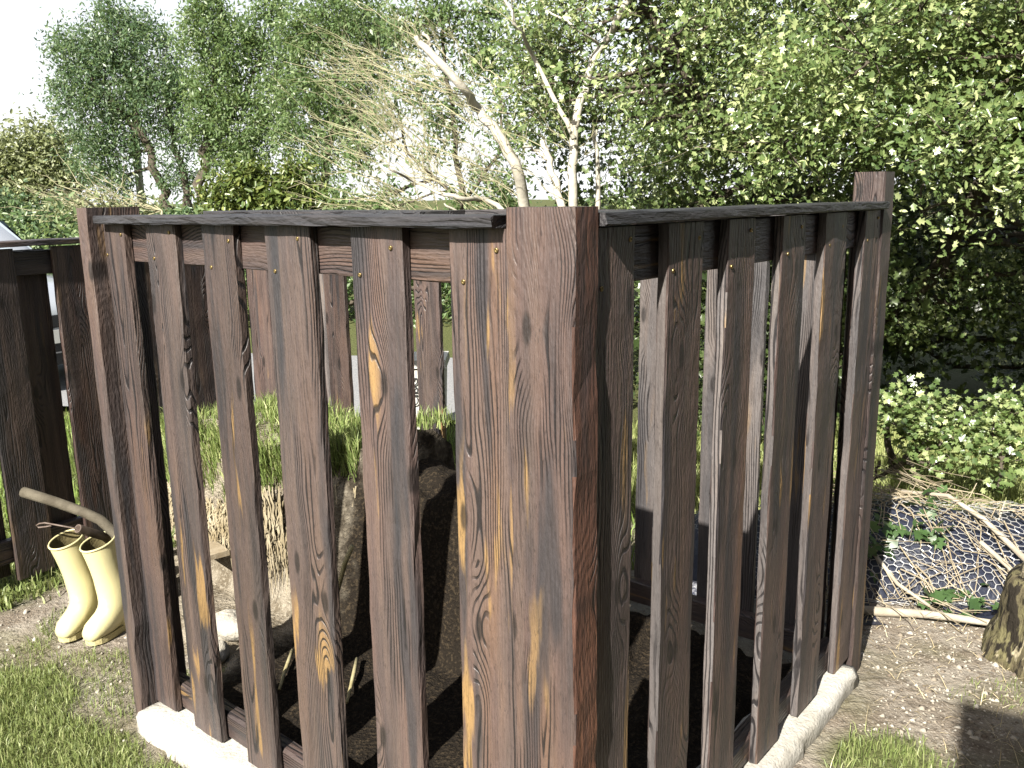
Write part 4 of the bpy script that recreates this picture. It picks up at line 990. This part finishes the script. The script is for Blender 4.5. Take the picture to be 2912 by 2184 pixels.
# big hawthorn hedge filling the right
g = random.Random(7)
def hb(x0, x1, y0, y1, z0, z1, n, r, seed):
    g = random.Random(seed); out = []
    for i in range(n):
        rr = r * g.uniform(0.7, 1.3); out.append((Vector((g.uniform(x0, x1), g.uniform(y0, y1), g.uniform(z0, z1))), (rr, rr, rr * 0.8)))
    return out
base = Vector((2.3, 5.6, 0))
H_bl = (hb(0.35, 1.6, 4.9, 5.9, 1.35, 3.2, 26, 0.33, 1) + hb(1.3, 3.6, 4.1, 5.2, 1.5, 3.2, 44, 0.36, 2) + hb(1.75, 3.6, 3.75, 4.3, 1.36, 2.9, 30, 0.27, 3) + hb(0.0, 1.2, 5.2, 6.2, 1.9, 3.6, 16, 0.32, 4) + hb(1.7, 3.9, 5.1, 5.6, 0.75, 1.35, 16, 0.25, 5) + hb(0.30, 1.1, 4.25, 4.7, 1.75, 3.0, 12, 0.17, 9))
tr = [([Vector((2.3, 5.6, 0)), Vector((2.25, 5.5, .8)), Vector((2.1, 5.3, 1.6)), Vector((1.8, 5.0, 2.4)), Vector((1.5, 4.8, 3.2))], 0.10, 0.02),
      ([Vector((2.25, 5.5, .5)), Vector((2.6, 5.2, 1.2)), Vector((2.9, 4.8, 2.0)), Vector((3.1, 4.5, 2.9))], 0.07, 0.02),
      ([Vector((2.25, 5.5, .7)), Vector((1.7, 5.4, 1.4)), Vector((1.1, 5.4, 2.1)), Vector((.6, 5.4, 2.9))], 0.06, 0.02),
      ([Vector((2.6, 5.2, 1.2)), Vector((2.5, 4.6, 1.7)), Vector((2.4, 4.1, 2.1))], 0.045, 0.012)]
tree('hawthorn_tree', 'big dense hawthorn filling the upper right behind the enclosure', 'tree', base, tr, H_bl, 3500, 29, 0.078, 0.035, 'haw', 0.72, HAWL, BRN, 21, second=(0.6, 0.036, 'oval', 0.42), up=0.4, shell=0.2, sun=0.8)
base = Vector((2.6, 7.2, 0))
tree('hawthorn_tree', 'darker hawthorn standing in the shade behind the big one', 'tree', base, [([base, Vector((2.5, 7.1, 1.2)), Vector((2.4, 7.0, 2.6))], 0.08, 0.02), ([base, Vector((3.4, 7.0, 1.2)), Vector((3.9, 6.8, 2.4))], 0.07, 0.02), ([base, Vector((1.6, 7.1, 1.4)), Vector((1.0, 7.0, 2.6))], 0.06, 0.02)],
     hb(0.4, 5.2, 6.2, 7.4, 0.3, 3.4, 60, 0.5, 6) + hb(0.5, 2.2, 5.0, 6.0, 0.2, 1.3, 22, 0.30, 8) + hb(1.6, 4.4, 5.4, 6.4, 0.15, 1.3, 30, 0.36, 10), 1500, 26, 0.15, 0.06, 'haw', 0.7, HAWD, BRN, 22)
# low hawthorn sprays in front, lit
base = Vector((2.05, 4.55, 0))
L_bl = [(at(2540, 1150, 4.0), (0.18, 0.16, 0.10)), (at(2640, 1170, 4.0), (0.18, 0.16, 0.09)), (at(2590, 1230, 3.95), (0.15, 0.15, 0.09)), (at(2700, 1260, 3.9), (0.13, 0.13, 0.09)), (at(2660, 1320, 3.85), (0.06, 0.07, 0.05)),
        (at(2820, 1230, 3.9), (0.14, 0.14, 0.10)), (at(2880, 1180, 3.95), (0.14, 0.14, 0.09)), (at(2800, 1290, 3.8), (0.06, 0.06, 0.05)), (at(2840, 1385, 3.6), (0.07, 0.07, 0.05)), (at(2500, 1310, 3.9), (0.06, 0.06, 0.05)), (at(2580, 1350, 3.8), (0.05, 0.05, 0.035)), (at(2890, 1290, 3.8), (0.10, 0.10, 0.08))]
tree('hawthorn_bush', 'low sunlit hawthorn sprays above the wire at right', 'bush', base,
     [([base, Vector((1.95, 4.4, 0.35)), at(2640, 1200, 4.05)], 0.022, 0.008), ([Vector((1.95, 4.4, .35)), at(2640, 1260, 4.05), at(2545, 1330, 3.95), at(2470, 1370, 3.9)], 0.02, 0.008), ([base, Vector((2.2, 4.3, .35)), at(2850, 1240, 3.95), at(2840, 1380, 3.62)], 0.02, 0.006)],
     L_bl, 150, 13, 0.042, 0.034, 'haw', 0.75, HAWL, BRN, 23, up=0.9, sun=0.5)

# pole between the ash trees
Y = 18.9; pb = atd(316, 540, Y); pb.z = 0
e = empty('utility_pole', pb); tag(e, 'pale wooden utility pole glimpsed between the ash trees at left', 'pole')
MB().tube([(0, 0, 0), (0, 0, 2.2), (0, 0, 4.3)], [0.085, 0.08, 0.07], 14).build('shaft', m_plain('pole_wood', (0.48, 0.46, 0.42), (0.62, 0.60, 0.55), 6, 0.8, 0.2, 0.3, 0.01), e, True)
MB().box((-0.6, -0.05, 3.85), (0.6, 0.05, 3.95)).build('crossarm', m_plain('pole_arm', (0.3, 0.27, 0.22), (0.4, 0.37, 0.31), 10), e)
for q in (-0.5, 0.5): MB().tube([(q, 0, 3.95), (q, 0, 4.0), (q, 0, 4.07)], [0.03, 0.04, 0.02], 8).build('insulator', m_plain('porcelain', (0.7, 0.7, 0.68), (0.8, 0.8, 0.78), 4, 0.3, 0.5, 0), e, True)

# ================================================================== CAR on the lane
def car_build():
    F = Vector((-3.74, 6.75, 0.03)); hd = Vector((0.80, -0.60, 0)).normalized(); sd = Vector((-hd.y, hd.x, 0))
    e = empty('parked_car', F - hd * 1.9); tag(e, 'silver white car parked on the pale lane behind the dark panel', 'car')
    e.rotation_euler = (0, 0, math.atan2(hd.y, hd.x))
    k = NT('silver_paint'); k.base((0.62, 0.66, 0.72)); k.set(0.28, 0.5, 0.2); k.p.inputs['Coat Weight'].default_value = 0.7; PAINT = k.m
    k = NT('car_glass'); k.base((0.03, 0.045, 0.06)); k.set(0.04, 1.0); GL = k.m
    k = NT('screen_sky_reflection'); k.base((0.75, 0.85, 0.92), 0.42); k.set(0.06, 1.0); SCR = k.m  # reflected sky on the windscreen painted as a pale base colour
    k = NT('black_trim'); k.base((0.02, 0.02, 0.022)); k.set(0.5, 0.4); BLK = k.m
    k = NT('lamp_glass'); k.base((0.75, 0.78, 0.8)); k.set(0.1, 0.7); LMP = k.m
    k = NT('plate_white'); k.base((0.8, 0.8, 0.76)); k.set(0.4, 0.4); PLT = k.m
    k = NT('alloy'); k.base((0.5, 0.5, 0.52)); k.set(0.35, 0.5, 0.8); ALY = k.m
    # body: cross-sections along x (length), front at x = +1.9
    secs = [(-1.98, 0.62, 0.42, 0.78), (-1.92, 0.74, 0.30, 0.92), (-1.6, 0.82, 0.24, 0.96), (-0.9, 0.84, 0.22, 0.95), (0.0, 0.84, 0.22, 0.92), (0.75, 0.83, 0.22, 0.90), (1.25, 0.81, 0.23, 0.84), (1.65, 0.77, 0.25, 0.77), (1.84, 0.68, 0.28, 0.70), (1.90, 0.60, 0.34, 0.62)]
    rings = []
    for x, hw, z0, z1 in secs:
        ring = []
        for (a, b) in ((-0.86, 0), (-1, 0.18), (-1.0, 0.55), (-0.96, 0.80), (-0.86, 0.94), (-0.6, 1.0), (0, 1.02), (0.6, 1.0), (0.86, 0.94), (0.96, 0.80), (1.0, 0.55), (1, 0.18), (0.86, 0)):
            ring.append((x, a * hw, z0 + b * (z1 - z0)))
        rings.append(ring)
    body = MB().rings(rings).build('body', PAINT, e, True)
    cab = [(-1.75, 0.66, 0.90, 1.00), (-1.45, 0.66, 0.90, 1.26), (-1.05, 0.63, 0.90, 1.38), (-0.4, 0.62, 0.90, 1.41), (0.10, 0.615, 0.88, 1.385), (0.28, 0.62, 0.88, 1.32), (0.95, 0.70, 0.86, 0.92)]
    rings = []
    for x, hw, z0, z1 in cab:
        ring = []
        for (a, b) in ((-1.14, 0), (-1.06, 0.5), (-0.98, 0.85), (-0.86, 0.97), (-0.5, 1.0), (0, 1.01), (0.5, 1.0), (0.86, 0.97), (0.98, 0.85), (1.06, 0.5), (1.14, 0)):
            ring.append((x, a * hw, z0 + b * (z1 - z0)))
        rings.append(ring)
    MB().rings(rings).build('cabin', PAINT, e, True)
    ws = MB(); r2 = []
    for f in np.linspace(0, 1, 7):
        x = 0.16 + (0.90 - 0.16) * f; z = 1.352 + (0.925 - 1.352) * f; hw = 0.565 + 0.115 * f
        r2.append([(x + 0.05 * (1 - (q / 5.0) ** 2), hw * q / 5.0, z + 0.018 - 0.006 * (q / 5.0) ** 2) for q in range(-5, 6)])
    vs = [v for r_ in r2 for v in r_]; fs = [(i * 11 + j, i * 11 + j + 1, (i + 1) * 11 + j + 1, (i + 1) * 11 + j) for i in range(6) for j in range(10)]
    ws.add(vs, fs).build('windscreen', SCR, e, True)
    for sgn in (-1, 1):
        MB().add([(-1.35, sgn * 0.762, 0.97), (0.62, sgn * 0.772, 0.95), (0.12, sgn * 0.672, 1.31), (-0.95, sgn * 0.672, 1.32)], [(0, 1, 2, 3)]).build('side_window', GL, e)
        MB().tube([(0.62, sgn * 0.80, 0.93), (0.60, sgn * 0.92, 0.97), (0.56, sgn * 0.97, 0.97)], [0.03, 0.075, 0.06], 10).build('mirror', PAINT, e, True)
        rr = []
        for (x, hw0, hw1, z0, z1) in ((1.62, 0.50, 0.775, 0.60, 0.745), (1.80, 0.46, 0.72, 0.565, 0.705), (1.905, 0.42, 0.63, 0.555, 0.655)):
            rr.append([(x, sgn * hw0, z0), (x, sgn * hw1, z0 + 0.01), (x, sgn * hw1, z1 - 0.02), (x, sgn * hw0, z1)])
        MB().rings(rr).build('headlight', LMP, e)
        for x in (-1.25, 1.22):
            w = empty('wheel', (0, 0, 0)); w.parent = e; w.location = (x, sgn * 0.74, 0.29)
            tt_ = MB(); rg = []
            for (rr_, y) in ((0.20, 0.07), (0.27, 0.085), (0.295, 0.06), (0.30, 0.0), (0.295, -0.06), (0.27, -0.085), (0.20, -0.07)):
                rg.append([(rr_ * math.cos(a), y, rr_ * math.sin(a)) for a in [i * math.pi / 12 for i in range(24)]])
            tt_.rings(rg).build('tyre', BLK, w, True)
            rm = MB()
            for q in range(5):
                a = q * 2 * math.pi / 5; d = Vector((math.cos(a), 0, math.sin(a))); rm.tube([d * 0.03 + Vector((0, sgn * 0.078, 0)), d * 0.20 + Vector((0, sgn * 0.072, 0))], [0.035, 0.03], 6)
            rm.tube([(0, sgn * 0.06, 0), (0, sgn * 0.09, 0)], 0.05, 10); rm.build('rim', ALY, w, True)
    MB().rings([[(1.865, -0.45, 0.50), (1.865, 0.45, 0.50), (1.865, 0.42, 0.60), (1.865, -0.42, 0.60)], [(1.912, -0.40, 0.50), (1.912, 0.40, 0.50), (1.908, 0.37, 0.60), (1.908, -0.37, 0.60)]]).build('grille', BLK, e)
    MB().rings([[(1.80, -0.74, 0.20), (1.80, 0.74, 0.20), (1.80, 0.74, 0.46), (1.80, -0.74, 0.46)], [(1.955, -0.60, 0.21), (1.955, 0.60, 0.21), (1.965, 0.60, 0.45), (1.965, -0.60, 0.45)]]).build('bumper', BLK, e)
    MB().box((1.960, -0.50, 0.305), (1.972, 0.50, 0.315)).build('trim_strip', ALY, e)
    pl = MB().box((1.966, -0.26, 0.385), (1.976, 0.26, 0.49)).build('number_plate', PLT, e)
    cu = bpy.data.curves.new('plate_text', 'FONT'); cu.body = 'CK'; cu.size = 0.10; cu.extrude = 0.0006
    tmp = bpy.data.objects.new('tmp', cu); COL.objects.link(tmp)
    bpy.context.view_layer.update()
    me = bpy.data.meshes.new_from_object(tmp.evaluated_get(bpy.context.evaluated_depsgraph_get())); bpy.data.objects.remove(tmp, do_unlink=True)
    me.materials.clear()
    link('lettering', me, BLK, pl, (1.9768, -0.24, 0.402), (R(90), 0, R(90)))
    MB().rings([[(1.0, -0.66, 0.862), (1.0, 0.66, 0.862), (1.0, 0.66, 0.866), (1.0, -0.66, 0.866)], [(1.03, -0.66, 0.862), (1.03, 0.66, 0.862), (1.03, 0.66, 0.866), (1.03, -0.66, 0.866)]]).build('wiper_panel', BLK, e)
    return e
car_build()

# white storage box with lettering glimpsed between slats
bl = at(1180, 1050, 5.0)
bxo = empty('storage_box', Vector((bl.x, 5.0, 0.0))); tag(bxo, 'white box with black hand lettering in the verge grass beyond the slats', 'box')
k = NT('white_plastic'); k.base((0.82, 0.81, 0.74)); k.set(0.5, 0.4); WPL = k.m
mb = MB(); mb.rings([[(-0.16, -0.12, 0.0), (0.16, -0.12, 0.0), (0.16, 0.12, 0.0), (-0.16, 0.12, 0.0)], [(-0.18, -0.14, 0.56), (0.18, -0.14, 0.56), (0.18, 0.14, 0.56), (-0.18, 0.14, 0.56)]]); mb.build('body', WPL, bxo)
MB().rings([[(-0.195, -0.155, 0.555), (0.195, -0.155, 0.555), (0.195, 0.155, 0.555), (-0.195, 0.155, 0.555)], [(-0.19, -0.15, 0.60), (0.19, -0.15, 0.60), (0.19, 0.15, 0.60), (-0.19, 0.15, 0.60)]]).build('lid', WPL, bxo)
cu = bpy.data.curves.new('box_text', 'FONT'); cu.body = 'CIBG'; cu.size = 0.075; cu.extrude = 0.0006
tmp = bpy.data.objects.new('tmp', cu); COL.objects.link(tmp); bpy.context.view_layer.update()
me = bpy.data.meshes.new_from_object(tmp.evaluated_get(bpy.context.evaluated_depsgraph_get())); bpy.data.objects.remove(tmp, do_unlink=True); me.materials.clear()
k = NT('marker_ink'); k.base((0.05, 0.05, 0.05)); k.set(0.6, 0.2)
link('lettering', me, k.m, bxo, (0.03, -0.146, 0.335), (R(92), R(-90), 0))

# ================================================================== HOUSE behind and right of the photographer (unseen; its low wing throws the shadow at bottom right, the tall block is added to cut sky light)
HD = Vector((SUN_H[0], SUN_H[1], 0)).normalized(); HP = Vector((HD.y, -HD.x, 0))
c0 = HP * 0.03 - HD * 1.2
hs = empty('unseen_house', c0); tag(hs, 'unseen rendered building beside the photographer whose corner throws the shadow at bottom right', 'unseen_house')
hs.rotation_euler = (0, 0, math.atan2(HP.y, HP.x))        # local x = to the right, local y = away from the sun
BRK = m_plain('render_wall', (0.30, 0.25, 0.20), (0.38, 0.33, 0.27), 5, 0.9, 0.2, 0.5, 0.01)
ROOF = m_plain('roof_tiles', (0.09, 0.06, 0.05), (0.13, 0.09, 0.07), 9, 0.8, 0.2, 0.5, 0.02)
FRM = m_plain('white_frame', (0.7, 0.7, 0.68), (0.75, 0.75, 0.73), 5, 0.5, 0.4, 0)
k = NT('house_glass'); k.base((0.05, 0.06, 0.07)); k.set(0.06, 0.9); HGL = k.m
wing = MB().box((0, -2.4, -0.05), (1.50, 0, 2.83)).build('wing_wall', BRK, hs)
MB().box((0, -2.45, 2.83), (1.50, 0.0, 2.95)).build('wing_roof', ROOF, hs)
MB().box((1.5, -5.0, -0.05), (8.5, 4.2, 4.6)).build('wall', BRK, hs)  # tall block out of view, added to keep sky light off the right wall
MB().add([(1.3, -5.2, 4.6), (8.7, -5.2, 4.6), (8.7, 4.4, 4.6), (1.3, 4.4, 4.6), (5.0, -5.2, 6.6), (5.0, 4.4, 6.6)], [(0, 3, 2, 1), (0, 1, 4), (2, 3, 5), (0, 4, 5, 3), (1, 2, 5, 4)]).build('roof', ROOF, hs)
dr = MB().box((1.46, 0.6, 0.0), (1.499, 1.45, 2.0)).build('door', m_plain('door_paint', (0.10, 0.16, 0.12), (0.13, 0.19, 0.15), 10, 0.5), hs)
MB().tube([(1.46, 0.68, 1.0), (1.42, 0.68, 1.0), (1.42, 0.78, 1.0)], 0.01, 8).build('handle', WIRE, dr)
for (y0, y1, z0, z1) in ((2.2, 3.3, 1.0, 2.1), (2.2, 3.3, 3.0, 4.0), (0.6, 1.4, 3.0, 4.0)):
    w_ = MB().box((1.47, y0, z0), (1.499, y1, z1)).build('window', FRM, hs)
    MB().box((1.462, y0 + 0.06, z0 + 0.06), (1.4695, y1 - 0.06, z1 - 0.06)).build('pane', HGL, w_)

# unparented-mesh bookkeeping: parts were placed relative to their empties above
bpy.context.view_layer.update()
